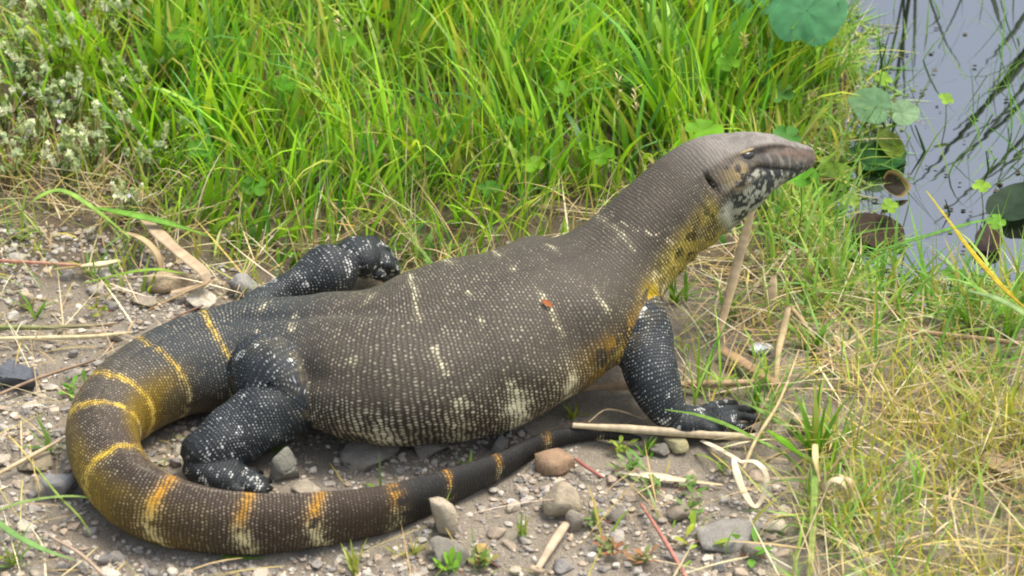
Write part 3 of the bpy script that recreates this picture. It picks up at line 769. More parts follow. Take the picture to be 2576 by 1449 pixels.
NAMED = [(507,752,104,56,(196,186,164),'whitish pitted stone beside the root of the lizard\'s raised hind leg'),
 (615,718,96,86,(146,142,134),'rough grey rounded stone next to the whitish pitted stone'),
 (672,735,50,44,(164,142,120),'small tan stone wedged behind the lizard\'s far hind leg'),
 (430,702,130,70,(166,146,116),'broad tan stone under the folded dry strap leaf'),
 (66,758,48,76,(172,156,128),'upright tan slab in the gravel near the left grass'),
 (28,945,128,96,(92,94,98),'large dark slate grey stone left of the tail bend'),
 (360,752,90,48,(150,138,120),'low grey brown stone in front of the folded strap leaf'),
 (150,1228,90,66,(132,130,126),'grey angular stone just outside the tail bend'),
 (100,1165,110,56,(150,138,112),'flat sandy stone under the pale stem at the tail bend'),
 (1118,1308,82,104,(172,158,134),'smooth egg shaped tan stone touching the near side of the tail'),
 (1396,1158,106,66,(150,124,98),'rounded brown stone under the thin end of the tail'),
 (1400,1270,116,92,(160,146,122),'blunt tan stone in the gravel below the tail end'),
 (1446,1316,46,68,(142,132,116),'narrow upright grey stone leaning on the blunt tan stone'),
 (1075,1122,112,66,(140,132,118),'large grey stone close against the belly inside the tail curve'),
 (915,1150,170,66,(138,130,116),'long flat grey stone inside the tail curve'),
 (722,1178,86,90,(128,126,112),'greenish grey stone beside the toes of the near hind foot'),
 (765,1224,80,40,(160,148,128),'low pale stone at the tail edge beside the hind toes'),
 (1840,1340,160,78,(142,136,126),'wide flat grey slab right of the red stem'),
 (1122,1395,104,70,(128,122,108),'olive grey stone below the egg shaped tan stone'),
 (2010,1066,72,62,(166,150,122),'tan stone beside the lizard\'s front hand'),
 (2490,1168,112,84,(146,124,98),'brown lumpy stone among the dry grass on the right'),
 (2424,930,92,44,(160,144,110),'flat tan stone in the grass below the pond'),
 (1700,1122,66,44,(170,160,120),'pale yellowish stone under the long dry stalk'),
 (1660,1135,50,34,(120,114,104),'small dark grey stone next to the pale yellowish stone'),
 (1260,1120,60,44,(120,114,104),'dark grey stone between belly and tail tip'),
 (1700,1292,80,50,(136,124,106),'brown grey stone beside the low leafy weed'),
 (1555,1300,56,36,(120,112,100),'small dull stone left of the red stem'),
 (1250,1340,46,34,(164,148,128),'small pinkish stone in the front gravel'),
 (1215,1380,36,26,(176,142,92),'tiny ochre pebble in the front gravel'),
 (1900,1385,60,40,(140,132,116),'wedge shaped grey stone in front of the flat slab'),
 (470,1330,0,0,None,None)]
for u_, v_, w_, h_, c_, l_ in NAMED:
    if l_: stone(u_, v_, w_, h_, c_, l_)
# many alike stones in the bare ground
def bare_px(u, v):
    left = (edge(u)-v < 0) & (u < 640)
    inner = (u > 690) & (u < 1450) & (v > 1090) & (v < 1240)
    front = (u < 1980) & (v > 1180)
    return left | inner | front
cols = [(172,163,148),(158,150,139),(184,170,149),(138,132,124),(174,156,134),(196,187,170)]
placed = [(P(a, b).x, P(a, b).y, c*PXM*.5) for a, b, c, *_ in NAMED if c]
MARKS = [((P(a, b).x, P(a, b).y), ' '.join(l.split(' stone')[0].split(' slab')[0].split(' pebble')[0].split()[:4])+(' slab' if ' slab' in l[:28] else ' stone')) for a, b, c, d, e, l in NAMED if l]
MARKS += [((P(a, b).x, P(a, b).y), l) for a, b, l in ((30,1250,'bowed green blade'),(200,1400,'pale bowed stem'),(500,1420,'spreading green tuft'),(895,1440,'bristly seed tuft'),(230,850,'long pale stem'),(110,660,'pinkish red stem'),(250,690,'bleached broken reed'),(1390,1375,'pale broken twig'),(1650,1320,'long red stem'),(1310,1350,'fine light green tuft'),(1580,1400,'reddish weed mat'),(1165,1180,'pale green sprout'),(200,950,'brown stem outside the tail'),(700,1420,'near side of the tail'))]
cnt = 0; tries = 0; used = {}
while cnt < 290 and tries < 14000:
    tries += 1
    u_, v_ = random.uniform(-20, 2000), random.uniform(590, 1470)
    if not bare_px(u_, v_): continue
    wpx = random.choice([18, 22, 24, 26, 28, 30, 34, 40, 50, 62]); g_ = P(u_, v_)
    if any((g_.x-x)**2+((g_.y-y)*.8)**2 < (r+wpx*PXM*.40)**2 for x, y, r in placed): continue
    if LIZ.find_nearest((g_.x, g_.y, .008), wpx*PXM*.5+.004)[0] is not None: continue
    placed.append((g_.x, g_.y, wpx*PXM*.43)); k = random.randrange(6)
    size = 'larger' if wpx > 45 else ('mid sized' if wpx > 29 else 'small'); sq = random.uniform(.45, .9)
    kind = ['grey', 'dull grey', 'sandy', 'dark grey', 'brownish', 'pale'][k]+(' flat' if sq < .56 else (' chunky' if sq > .78 else ''))
    near = min(MARKS, key=lambda m_: (m_[0][0]-g_.x)**2+(m_[0][1]-g_.y)**2)[1]
    lab = f'{size} {kind} angular stone next to the {near}'
    stone(u_, v_, wpx, wpx*sq, cols[k], lab, 'small stones next to the '+near, sink=.36, depth=random.uniform(.6, 1.1), rz=random.uniform(-3, 3)); cnt += 1
# gravel: too many to count
gv_, gf_, gc_ = [], [], []; o_ = 0
RV = [rock(100+i, IV1, 5) for i in range(8)]
p, u, v = scatter(52000, -.72, .55, -.62, .45)
barew = (np.array([bare_px(a, b) for a, b in zip(u, v)])*1.0)*.85+.06
keep = (RNG.random(len(p)) < barew*(.25+.9*smooth(.35, .6, fbm(p, 14, 91)))) & (pond_sd(p[:, 0], p[:, 1]) > 0)
p = p[keep][:17000]; keep = clear_of_lizard(p+np.array([0, 0, .003]), .004); p = p[keep]
for i, q in enumerate(p):
    s_ = float(np.clip(RNG.lognormal(math.log(.0021), .45), .0009, .0055)); a = RNG.uniform(0, 6.28); ca, sa = math.cos(a), math.sin(a)
    v0 = RV[i % 8]*np.array([1, .8, .6])*s_; v0 = np.stack([v0[:, 0]*ca-v0[:, 1]*sa, v0[:, 0]*sa+v0[:, 1]*ca, v0[:, 2]], 1)+q+np.array([0, 0, s_*.3])
    gv_.append(v0); gf_.append(IF1+o_); o_ += len(v0)
    gc_.append(np.broadcast_to(np.array(lin(*cols[RNG.integers(6)]))*RNG.uniform(.7, 1.15), v0.shape))
M_GRAVEL = M_STONE
o = link('gravel', mesh_from('gravel', np.vstack(gv_), np.vstack(gf_), np.vstack(gc_), False), M_STONE); o.color = (1, 1, 1, 1)
tag(o, 'fine grey brown gravel scattered over the bare ground', 'gravel', kind='stuff')

# ------------------------------------------------------------------ stalks, straps, stems lying about
def stalk_mesh(pts, wid, c, flat=1.0, up=(0, 0, 1), ncol=10, step=.004, tip=True, tilt=0, c2=None):
    K = []
    for (q, w_) in zip(pts, wid): K.append((q[0], q[1], q[2], w_/2, w_/2*flat, w_/2*flat, 2., 0, 0))
    t = sweep(K, step, ncol, up); Vv = t['V'][:, :-1]; nr, nc = Vv.shape[:2]
    ids = np.arange(nr*nc).reshape(nr, nc); j2 = np.r_[1:nc, 0]
    F = np.stack([ids[:-1], ids[1:], ids[1:][:, j2], ids[:-1][:, j2]], -1).reshape(-1, 4).tolist()
    F += [ids[0].tolist()[::-1], ids[-1].tolist()]
    tt = np.repeat(np.linspace(0, 1, nr), nc)[:, None]
    c = np.array(c); cc = c*(1-tt)+np.array(c if c2 is None else c2)*tt
    streak = np.tile(RNG.uniform(.72, 1.16, nc), nr)*np.repeat(.84+.32*RNG.random(nr), nc); cc = cc*streak[:, None]
    jt = 1+.10*(vnoise(np.column_stack([np.linspace(0, nr*.22, nr), np.zeros(nr), np.full(nr, RNG.random()*50)]), 1.0)-.5)*2
    Vv = t['C'][:, None]+(Vv-t['C'][:, None])*jt[:, None, None]
    return mesh_from('stalk', Vv.reshape(-1, 3), F, cc)
def lying(name, label, cat, px, wpx, c, flat=1.0, mat=None, c2=None, group=None):
    """px rows: u, v, height above the soil (metres)"""
    pts = [PG(a, b, z) if z < .05 else P(a, b, z) for a, b, z in px]
    pts = [P(a, b, q.z) if z < .05 else q for (a, b, z), q in zip(px, pts)]
    wid = [w_*PXM for w_ in (wpx if isinstance(wpx, (list, tuple)) else [wpx]*len(px))]
    o = link(name, stalk_mesh(pts, wid, lin(*c), flat, c2=None if c2 is None else lin(*c2)), mat or M_STALK)
    return tag(o, label, cat, group)
TAN, PALE, BRN, RED = (190,166,126), (216,204,176), (140,112,80), (150,84,70)
lying('dry_stalk', 'broad tan dry stalk leaning from under the lizard\'s throat to the ground', 'stalk', [(1900,505,.118),(1872,600,.085),(1838,730,.045),(1805,850,.006)], [14,25,26,18], TAN, .35)
lying('dry_stalk', 'short wide tan reed sheath standing in the grass right of the chest', 'stalk', [(1948,688,.045),(1940,740,.03),(1928,798,.006)], [10,32,26], (196,172,134), .3)
lying('dry_stalk', 'straight brown stick passing behind the lizard\'s front leg', 'stick', [(1452,974,.012),(1700,968,.013),(1910,962,.014)], [18,20,16], (168,140,108))
lying('dry_stalk', 'long straight pale stalk lying from the tail tip past the front hand', 'stalk', [(1440,1070,.024),(1600,1080,.020),(1760,1092,.015),(1905,1102,.012)], [12,19,20,17], (204,184,150))
lying('dry_stalk', 'thick brown split reed lying behind the front hand', 'stalk', [(1815,880,.012),(1880,920,.014),(1958,968,.008)], [30,34,22], (156,128,96), .4)
lying('dry_stalk', 'jointed thin tan stem rising through the dry grass', 'stem', [(1985,768,.05),(1968,840,.032),(1956,900,.02),(1952,975,.004)], [14,20,13,16], (196,172,128))
lying('dry_stalk', 'short tan stem crossing the jointed thin stem', 'stem', [(1988,772,.045),(2020,810,.032),(2060,870,.012)], [12,12,8], (186,160,116))
lying('dry_stalk', 'slanting bleached straw reaching from the dry grass to the curled loop leaf', 'stem', [(2010,880,.03),(1960,1010,.03),(1900,1110,.026),(1870,1180,.02)], [4,8,9,7], (186,166,122))
lying('strap_leaf', 'flat whitish dry leaf lying on the gravel under the long pale stalk', 'leaf', [(1555,1188,.006),(1650,1198,.009),(1720,1208,.008),(1820,1220,.005)], [8,26,18,6], PALE, .14, c2=(190,170,130))
lying('strap_leaf', 'bleached narrow leaf tip between the pale stalk and the curled loop', 'leaf', [(1765,1108,.006),(1810,1130,.010),(1870,1165,.022)], [10,16,9], (226,208,176), .2)
lying('curled_leaf', 'curled bleached leaf forming an upright loop beside the gravel', 'leaf', [(1845,1150,.034),(1852,1185,.034),(1870,1235,.022),(1900,1275,.006),(1922,1240,.018),(1926,1190,.034),(1900,1162,.040),(1862,1160,.038)], [10,19,21,14,13,17,15,7], (216,200,166), .14)
lying('curled_leaf', 'arched dry leaf with both ends hanging down in the straw', 'leaf', [(2078,1290,.004),(2072,1240,.030),(2092,1208,.044),(2122,1214,.042),(2130,1275,.012)], [8,18,18,26,22], (206,188,146), .22)
lying('curled_leaf', 'narrow brown dry leaf curling behind the arched dry leaf', 'leaf', [(2112,1196,.040),(2140,1212,.042),(2142,1262,.02)], [8,18,12], (184,160,118), .25)
lying('broken_stick', 'short pale broken twig pointing at the upright grey stone', 'stick', [(1424,1318,.012),(1388,1372,.012),(1352,1432,.010)], [20,22,16], (190,168,138), .7)
lying('broken_stick', 'stub of a pale twig lying across the end of the broken twig', 'stick', [(1335,1428,.008),(1372,1440,.008)], [18,14], (186,164,134), .7)
lying('red_stem', 'long reddish creeping stem running through the low weeds to the front', 'stem', [(1612,1268,.010),(1650,1325,.014),(1690,1390,.013),(1730,1460,.008)], [6,9,11,10], (168,112,92), c2=(176,120,104))
lying('red_stem', 'short red stem on the gravel below the tail tip', 'stem', [(1448,1155,.008),(1480,1178,.012),(1518,1202,.007)], [8,9,5], (160,98,84))
lying('strap_leaf', 'wide folded dry strap leaf bent sharply over a tan stone', 'leaf', [(345,535,.03),(390,578,.038),(440,625,.036),(498,672,.034),(516,692,.034),(512,712,.026),(470,728,.016),(430,736,.010)], [14,34,36,36,34,30,26,16], (178,154,122), .16)
lying('strap_leaf', 'thin curved dry leaf hanging beside the folded strap leaf', 'leaf', [(300,580,.03),(360,602,.034),(396,640,.030),(408,690,.012)], [8,20,20,8], (176,152,112), .2)
lying('red_stem', 'pinkish red stem with a bleached end lying left of the folded leaf', 'stem', [(-20,655,.014),(110,662,.016),(210,668,.014)], [9,9,8], (180,124,104), c2=(196,150,120))
lying('strap_leaf', 'bleached broken reed piece at the end of the pinkish stem', 'leaf', [(205,668,.014),(250,664,.018),(300,655,.012)], [12,22,14], (220,204,160), .4)
lying('dry_stalk', 'long pale stem lying on the gravel towards the tail base', 'stem', [(-20,852,.012),(120,850,.014),(240,846,.014),(335,836,.014)], [9,12,11,6], (206,192,148))
lying('dry_stalk', 'dull green brown stem lying behind the long pale stem', 'stem', [(-20,824,.010),(120,824,.013),(250,818,.012),(300,812,.008)], [12,11,7,4], (122,136,72), c2=(150,132,104))
lying('dry_stalk', 'thin brown twig slanting across the stones by the whitish stone', 'stem', [(395,828,.014),(450,795,.022),(510,768,.026)], [5,6,4], (124,96,78))
lying('dry_stalk', 'pale straight stem touching the outside of the tail bend', 'stem', [(-20,1200,.012),(70,1152,.018),(158,1104,.022)], [9,11,7], (192,170,132))
lying('dry_stalk', 'brown stem lying outside the tail near the dark slate stone', 'stem', [(-10,995,.012),(100,950,.016),(240,905,.02)], [7,9,6], (146,122,98))
lying('dry_stalk', 'pale bowed stem lying in the front gravel', 'stem', [(130,1352,.010),(200,1392,.014),(270,1455,.008)], [6,9,8], (190,164,136))
lying('dry_stalk', 'thin whitish straw beside the bowed stem', 'stem', [(80,1330,.012),(108,1380,.014),(115,1452,.008)], [5,6,5], (210,196,164))
lying('dry_stalk', 'thin red brown straws lying over the front hand side', 'stem', [(1480,1062,.01),(1530,1030,.016),(1650,1064,.012)], [4,5,4], (186,164,128))
lying('dry_stalk', 'brown stem half hidden in the grass below the pond', 'stem', [(2270,832,.02),(2400,845,.024),(2600,868,.02)], [12,15,12], (176,146,112))
lying('reed_leaf', 'single upright green reed blade with a yellow base in the front', 'leaf', [(2052,1135,.05),(2050,1200,.038),(2046,1300,.026),(2036,1470,.010)], [6,16,18,14], (126,164,72), .16, M_LEAF, (172,172,96))
lying('reed_leaf', 'dry sheath wrapped round the top of the upright reed blade', 'leaf', [(2050,1118,.056),(2052,1160,.05),(2062,1212,.034)], [16,14,4], (206,184,126), .3)
lying('reed_leaf', 'long yellow leaf blade arching from the pond to the right edge', 'leaf', [(2330,480,.05),(2390,560,.10),(2450,640,.12),(2530,730,.11),(2620,810,.07)], [4,9,14,17,18], (184,176,58), .2, M_LEAF, (196,168,40))
lying('reed_leaf', 'long green blade crossing the brown lily pad towards the yellow leaf', 'leaf', [(2110,658,.03),(2250,618,.05),(2400,572,.06),(2500,548,.05)], [6,13,14,6], (104,148,64), .2, M_LEAF)
lying('reed_leaf', 'pale green blade bending along the right edge under the yellow leaf', 'leaf', [(2380,740,.03),(2450,735,.06),(2530,760,.07),(2620,820,.05)], [6,16,22,22], (150,178,110), .15, M_LEAF)
lying('reed_leaf', 'pointed green blade lying over the lizard\'s front hand', 'leaf', [(1672,1030,.045),(1760,1045,.044),(1850,1078,.036),(1940,1125,.010)], [3,11,14,12], (128,166,70), .16, M_LEAF)
lying('reed_leaf', 'second green blade above the one over the front hand', 'leaf', [(1862,1008,.02),(1910,1032,.03),(1990,1080,.012)], [3,10,10], (118,158,70), .16, M_LEAF)
lying('reed_leaf', 'wide bright green blade slanting beside the curled loop leaf', 'leaf', [(1930,1082,.04),(1985,1120,.034),(2040,1165,.008)], [6,26,14], (112,164,24), .14, M_LEAF)
lying('reed_leaf', 'upright leaf tip pointing up right in front of the snout', 'leaf', [(2012,470,.10),(2050,430,.13),(2085,398,.145),(2118,368,.16)], [8,15,16,2], (150,184,74), .14, M_LEAF)
lying('reed_leaf', 'green leaf bent over at the edge of the left gravel', 'leaf', [(30,560,.03),(90,500,.075),(150,478,.08),(230,520,.07),(330,600,.03)], [5,14,18,18,6], (152,186,84), .14, M_LEAF)
lying('reed_leaf', 'broad light green grass leaf lying on the straw near the strap leaf', 'leaf', [(230,520,.035),(310,535,.05),(420,560,.045),(540,598,.02)], [6,30,26,3], (120,166,62), .1, M_LEAF)
lying('reed_leaf', 'light green blade lying across the left gravel', 'leaf', [(210,712,.02),(330,684,.035),(400,678,.03),(470,690,.02)], [5,12,13,3], (142,176,66), .16, M_LEAF)
lying('reed_leaf', 'bowed green blade lying in the front left gravel', 'leaf', [(-20,1290,.02),(60,1262,.03),(180,1248,.034),(260,1262,.026),(320,1300,.01)], [8,9,8,6,2], (150,176,96), .2, M_LEAF)
lying('reed_leaf', 'wide pale green blade entering the left edge of the gravel', 'leaf', [(-20,1300,.02),(30,1340,.028),(110,1382,.02),(190,1410,.008)], [16,18,14,3], (134,172,96), .14, M_LEAF)
lying('reed_leaf', 'thin upright green blade leaning against the outside of the tail bend', 'leaf', [(90,1175,.03),(150,1250,.03),(200,1300,.018),(228,1345,.006)], [4,6,6,3], (158,178,84), .25, M_LEAF)

# ------------------------------------------------------------------ small plants
def child(name, me, mat, par):
    o = link(name, me, mat, par); o.matrix_parent_inverse = Matrix.Translation(-par.location); return o
def leaflet_mesh(ang0, span, r, c, cup=.12):
    """rounded wedge of a clover leaf with a notch of depth"""
    n = 8; V = [(0, 0, 0)]; 
    for ring, rr in enumerate((.5, 1.0)):
        for i in range(n+1):
            t = i/n-.5; a = ang0+t*span; q = r*rr*(1-.38*abs(2*t)**4*rr)
            V.append((q*math.cos(a), q*math.sin(a), cup*r*(rr**2)*(.6+abs(2*t))))
    F = [(0, 1+i, 2+i) for i in range(n)]+[(1+i, n+2+i, n+3+i, 2+i) for i in range(n)]
    return np.array(V), F
def clover(u, v, z, r, label, c=(112,168,44), leaves=4, group=None, tilt=None):
    top = P(u, v, z); gb = (top.x+random.uniform(-.012, .012), top.y+random.uniform(-.004, .02)); b = Vector((gb[0], gb[1], gz1(*gb)))
    par = empty('clover_plant', b, label, 'clover', group)
    child('stem', stalk_mesh([b, (b*.4+top*.6)+Vector((.003, 0, .002)), top], [.0016, .0015, .0012], lin(130,150,70), ncol=6), M_LEAF, par)
    rot = random.uniform(0, 6.28); nx, ny = tilt or (random.uniform(-.25, .25), random.uniform(-.45, -.05))
    Rm = Matrix.Rotation(nx, 3, 'Y') @ Matrix.Rotation(-ny, 3, 'X'); Rn = np.array(Rm)
    for k in range(leaves):
        V, F = leaflet_mesh(rot+k*2*math.pi/leaves, 2*math.pi/leaves*.99, r*random.uniform(.9, 1.05), c)
        V = V@Rn.T+np.array(top)
        cc = np.array(lin(*c))*random.uniform(.6, .85); child('leaflet', mesh_from('leaflet', V, F, np.tile(cc, (len(V), 1))), M_LEAF, par)
clover(2014, 446, .115, .019, 'large bright clover leaf right under the lizard\'s snout', (104,170,36))
clover(1342, 416, .06, .015, 'round bright clover leaf in the grass above the lizard\'s shoulder', (130,180,36))
clover(1512, 390, .07, .015, 'bright clover leaf left of the thick grass clump behind the neck', (116,176,30))
clover(1770, 330, .15, .022, 'large clover leaf rising just behind the lizard\'s nape', (120,176,30))
clover(1980, 345, .10, .017, 'dull green clover leaf above the snout', (98,158,66))
clover(1965, 238, .06, .017, 'dull clover leaf at the muddy bank above the snout', (104,156,74))
clover(722, 212, .09, .020, 'wide clover leaf in tall grass near the pale seed stalks', (104,170,30))
clover(465, 85, .10, .019, 'clover leaf high in the grass beyond the grey green weeds', (112,172,34))
clover(1230, 475, .04, .014, 'dark clover leaf low in the grass above the lizard\'s back', (84,142,40))
clover(500, 375, .05, .016, 'shaded clover leaf at the edge of the grey green weeds', (96,158,40))
for u_, v_, z_ in ((1420,225,.09),(1460,60,.1),(860,110,.11),(1100,395,.05),(1305,310,.07),(640,470,.04),(1590,200,.08),(1830,160,.09)):
    clover(u_, v_, z_, random.uniform(.013, .019), 'clover leaf half hidden in the tall green grass', random.choice([(100,160,40),(116,172,36)]), group='clovers hidden in the tall grass')
for u_, v_, z_, lab in ((2222,200,.03,'yellow green clover at the upper edge of the pond bank'),(2380,250,.012,'pale clover floating beside the thin reeds'),(2468,470,.02,'bright clover at the right side of the pond'),(2238,520,.008,'little pale clover on the water above the brown pad'),(2140,505,.008,'tiny yellowish clover floating near the bank'),(2395,690,.02,'green clover in the shallows below the brown leaf'),(2460,715,.02,'round clover on the bank under the yellow leaf'),(2505,560,.02,'clover beside the dark leaf on the right of the pond')):
    clover(u_, v_, z_, random.uniform(.010, .014), lab, random.choice([(150,190,60),(120,176,50),(160,190,80)]))
def heart_leaf(name, label, u, v, z, r, c, tilt, rot, stem_to=None, asp=1.0, notch=.35, cat='leaf', droop=.15, edge_c=None):
    cen = P(u, v, z); n = 30; V = []; C = []; ed = np.cumsum(RNG.normal(0, .03, n)); ed -= np.linspace(0, ed[-1], n)
    for ring in range(5):
        rr = ring/4
        for i in range(n):
            a = 2*math.pi*i/n; q = r*rr*(1-notch*math.exp(-((abs(a-math.pi))/.28)**2))*(1+.10*math.cos(a)+.22*math.exp(-((a if a < math.pi else 2*math.pi-a)/.42)**2)+ed[i])
            vein = .0006*r/.04*math.cos(a*7)*rr
            V.append((q*math.cos(a), q*math.sin(a)*asp, -droop*r*rr**2+.10*r*abs(math.sin(a))*rr+vein))
            cc = np.array(lin(*c))*(1+.03*math.cos(a*7))*RNG.uniform(.8, 1.2); C.append(cc if edge_c is None or rr < .9 else np.array(lin(*edge_c)))
    F = []
    for ring in range(4):
        for i in range(n):
            a, b = ring*n+i, ring*n+(i+1) % n; F.append((a, b, b+n, a+n))
    Rm = Matrix.Rotation(tilt[1], 3, 'Y') @ Matrix.Rotation(tilt[0], 3, 'X') @ Matrix.Rotation(rot, 3, 'Z')
    V = np.array(V)@np.array(Rm).T+np.array(cen)
    V[:, 2] = np.maximum(V[:, 2], WATER_Z+.001)
    if stem_to is None:
        o = link(name, mesh_from(name, V, F, C), M_LEAF); return tag(o, label, cat)
    b = P(*stem_to); par = empty(name, b, label, 'plant')
    child('leaf_blade', mesh_from('leaf_blade', V, F, C), M_LEAF, par)
    child('stem', stalk_mesh([b, b*.5+cen*.5+Vector((0, 0, .004)), cen], [.004, .0035, .003], lin(96,128,56), ncol=8), M_LEAF, par)
heart_leaf('broad_leaf_plant', 'large blue green broad leaf hanging over the bank at the top', 2030, 28, .14, .050, (74,130,84), (.45, -.2), 1.2, (2000,90,0), .85)
heart_leaf('broad_leaf_plant', 'dark broad leaf behind the large blue green leaf', 1905, -30, .12, .045, (70,126,70), (.4, .2), 2.4, (1900,60,0), .8)
heart_leaf('lily_leaf', 'pale blue green heart shaped leaf standing out of the pond', 2200, 270, .035, .026, (124,160,116), (.75, -.25), 2.6, (2235,345,WATER_Z), .9, droop=.05)
heart_leaf('lily_leaf', 'smaller pale leaf half standing beside the heart shaped leaf', 2268, 282, .03, .019, (136,164,122), (.8, .4), .4, (2240,345,WATER_Z), .9, droop=.05)
heart_leaf('lily_pad', 'dark green lily pad floating close to the snout', 2195, 402, WATER_Z+.004, .036, (40,84,34), (0, 0), .5, None, .9, droop=-.05)
heart_leaf('lily_pad', 'brownish green curled pad behind the dark green lily pad', 2240, 372, WATER_Z+.008, .026, (96,112,30), (.2, .15), 1.8, None, .6, droop=-.1)
heart_leaf('lily_pad', 'dark pad with an upturned pale rim below the green lily pad', 2238, 468, WATER_Z+.012, .019, (44,36,20), (.5, .5), .3, None, .9, droop=-.35, edge_c=(150,126,76))
heart_leaf('lily_pad', 'dead brown lily pad rotting at the near edge of the pond', 2212, 590, WATER_Z+.005, .034, (64,48,36), (.05, 0), 2.0, None, .8, droop=-.05)
heart_leaf('lily_pad', 'dead brown narrow leaf floating beside the yellow leaf', 2482, 615, WATER_Z+.006, .030, (66,52,46), (.1, .1), 1.3, None, .55, droop=-.1)
heart_leaf('lily_pad', 'dark grey green leaf lying on the water at the right edge', 2550, 520, WATER_Z+.010, .040, (44,62,40), (.05, -.1), .9, None, .75, droop=-.05)
heart_leaf('lily_pad', 'yellow green folded leaf on the bank right of the snout', 2090, 425, WATER_Z+.02, .022, (90,120,24), (.3, .2), .4, None, .7)
# sedge tufts and seedlings on the gravel, each blade a part
def tuft(u, v, n, Lpx, wpx, cols_, label, spread=.7, z=0, cat='grass tuft', bend=.5):
    b = PG(u, v); par = empty('grass_tuft', b, label, cat)
    for k in range(n):
        L = np.array([Lpx*PXM*random.uniform(.6, 1.15)*1.15]); c = np.array([lin(*random.choice(cols_))])*random.uniform(.85, 1.15)
        V, F, C = blades(np.array([[b.x+random.gauss(0, .003), b.y+random.gauss(0, .003), b.z-.001]]), L, np.array([wpx*PXM*random.uniform(.7, 1.2)]), np.array([random.uniform(0, 6.28)]),
                         np.array([abs(random.gauss(spread*.6, spread*.4))]), np.array([random.gauss(bend, .3)]), c, check=False)
        if len(V): child('blade', mesh_from('blade', V, F, C), M_GRASS, par)
G1 = [(124,166,56),(104,152,50),(144,174,72)]; G2 = [(164,168,84),(176,164,96),(150,164,70)]
tuft(600, 1120, 16, 70, 8, G1, 'small green tuft growing between the tail and near hind shin')
tuft(690, 1130, 12, 110, 13, G1, 'broad bladed green tuft under the near hind knee', 1.1)
tuft(560, 1395, 16, 110, 10, G1, 'spreading green tuft against the near side of the tail', 1.1)
tuft(895, 1440, 12, 80, 8, G2, 'pale bristly seed tuft at the front below the tail')
tuft(1030, 1400, 14, 50, 7, G2, 'straw coloured spiky seed head below the egg shaped stone', 1.0)
tuft(1440, 1050, 14, 40, 6, [(150,164,60),(170,170,60)], 'small yellow green tuft between belly and tail tip', .8)
tuft(1165, 1180, 5, 45, 9, G1, 'few pale green blades sprouting behind the tail inside the curve', .5)
tuft(1310, 1350, 12, 60, 6, [(150,160,60),(130,160,70)], 'fine light green tuft in the front gravel', .6)
tuft(1620, 1145, 9, 50, 10, G1, 'bright green seedling tuft below the tail tip', .8)
tuft(1900, 1030, 9, 110, 9, G1, 'upright green tuft at the tips of the front claws', .5)
tuft(2035, 880, 16, 110, 12, G1, 'leafy green tuft on the bank right of the tan reed sheath', .9)
tuft(2050, 1160, 22, 170, 13, [(124,168,44),(104,152,40),(160,172,70)], 'large spreading grass tuft at the top of the upright reed blade', .9)
tuft(1700, 760, 18, 120, 10, G1, 'green tuft in front of the lizard\'s shoulder', .7)
tuft(1830, 800, 16, 120, 9, G1, 'grass tuft between the leaning dry stalk and the front leg', .8)
tuft(2150, 690, 16, 120, 9, G1, 'tuft of green blades on the mud at the pond edge', .5)
tuft(2080, 560, 18, 150, 10, G1, 'upright green clump at the water edge right of the chin', .45)
tuft(1930, 560, 16, 130, 10, G1, 'green clump growing under the lizard\'s chin', .6)
tuft(370, 745, 4, 110, 9, [(150,178,70)], 'lone pair of long light green blades in the left gravel', .4)
tuft(95, 800, 7, 120, 10, G1, 'sparse green tuft beside the upright tan slab', .6)
tuft(240, 690, 9, 70, 8, G1, 'short green tuft by the bleached broken reed', .8)
tuft(120, 1130, 14, 90, 9, [(140,176,90),(124,166,70)], 'green tuft lying flat left of the tail bend', 1.1)
tuft(30, 1420, 14, 90, 8, [(150,170,60),(130,166,70)], 'yellow green tuft in the front left corner', .8)
tuft(620, 750, 4, 55, 7, [(140,180,80)], 'three short green blades in front of the rough grey stone', .3)
tuft(760, 590, 14, 100, 9, G1, 'grass tuft just behind the raised hind foot', .8)
tuft(1050, 640, 14, 110, 10, G1, 'green tuft right of the raised hind toes', .9)
tuft(2250, 700, 12, 100, 8, G1, 'thin green tuft on the bank below the brown lily pad', .6)
tuft(2440, 830, 14, 120, 10, G1, 'dense green tuft on the bank under the pale green blade', .6)
tuft(2540, 850, 14, 120, 11, G1, 'leafy green tuft at the right end of the bank', .6)
# low herb with oval leaves
def oval_leaf(p0, d, L, W, c, up):
    s_ = d.cross(up).normalized(); V = []; 
    for t, wq, zq in ((0, .08, 0), (.25, .75, .06), (.55, 1, .08), (.82, .6, .04), (1, .03, -.02)):
        for k in (-1, 0, 1): V.append(tuple(p0+d*(L*t)+s_*(W*.5*wq*k)+up*(zq*L+(.08*W*abs(k)))))
    F = [(r*3+k, r*3+k+1, r*3+k+4, r*3+k+3) for r in range(4) for k in range(2)]
    return mesh_from('leaf', V, F, np.tile(np.array(lin(*c)), (len(V), 1)))
def herb(u, v, n, Lpx, label, cols_=((124,150,84),(140,156,96),(112,150,72)), group=None):
    b = PG(u, v); par = empty('low_weed', b, label, 'weed', group)
    for k in range(n):
        a = random.uniform(0, 6.28); el = random.uniform(.15, 1.0); d = Vector((math.cos(a)*math.cos(el), math.sin(a)*math.cos(el), math.sin(el)))
        q = b+Vector((random.gauss(0, Lpx*PXM*.35), random.gauss(0, Lpx*PXM*.35), random.uniform(.002, .012)))
        child('leaf', oval_leaf(q, d, Lpx*PXM*random.uniform(.6, 1.1), Lpx*PXM*random.uniform(.26, .4), random.choice(cols_), Vector((0, 0, 1))), M_LEAF, par)
    child('stem', stalk_mesh([b+Vector((-.012, 0, .004)), b+Vector((0, .002, .008)), b+Vector((.014, -.004, .005))], [.001, .0013, .001], lin(150,96,76), ncol=6), M_STALK, par)
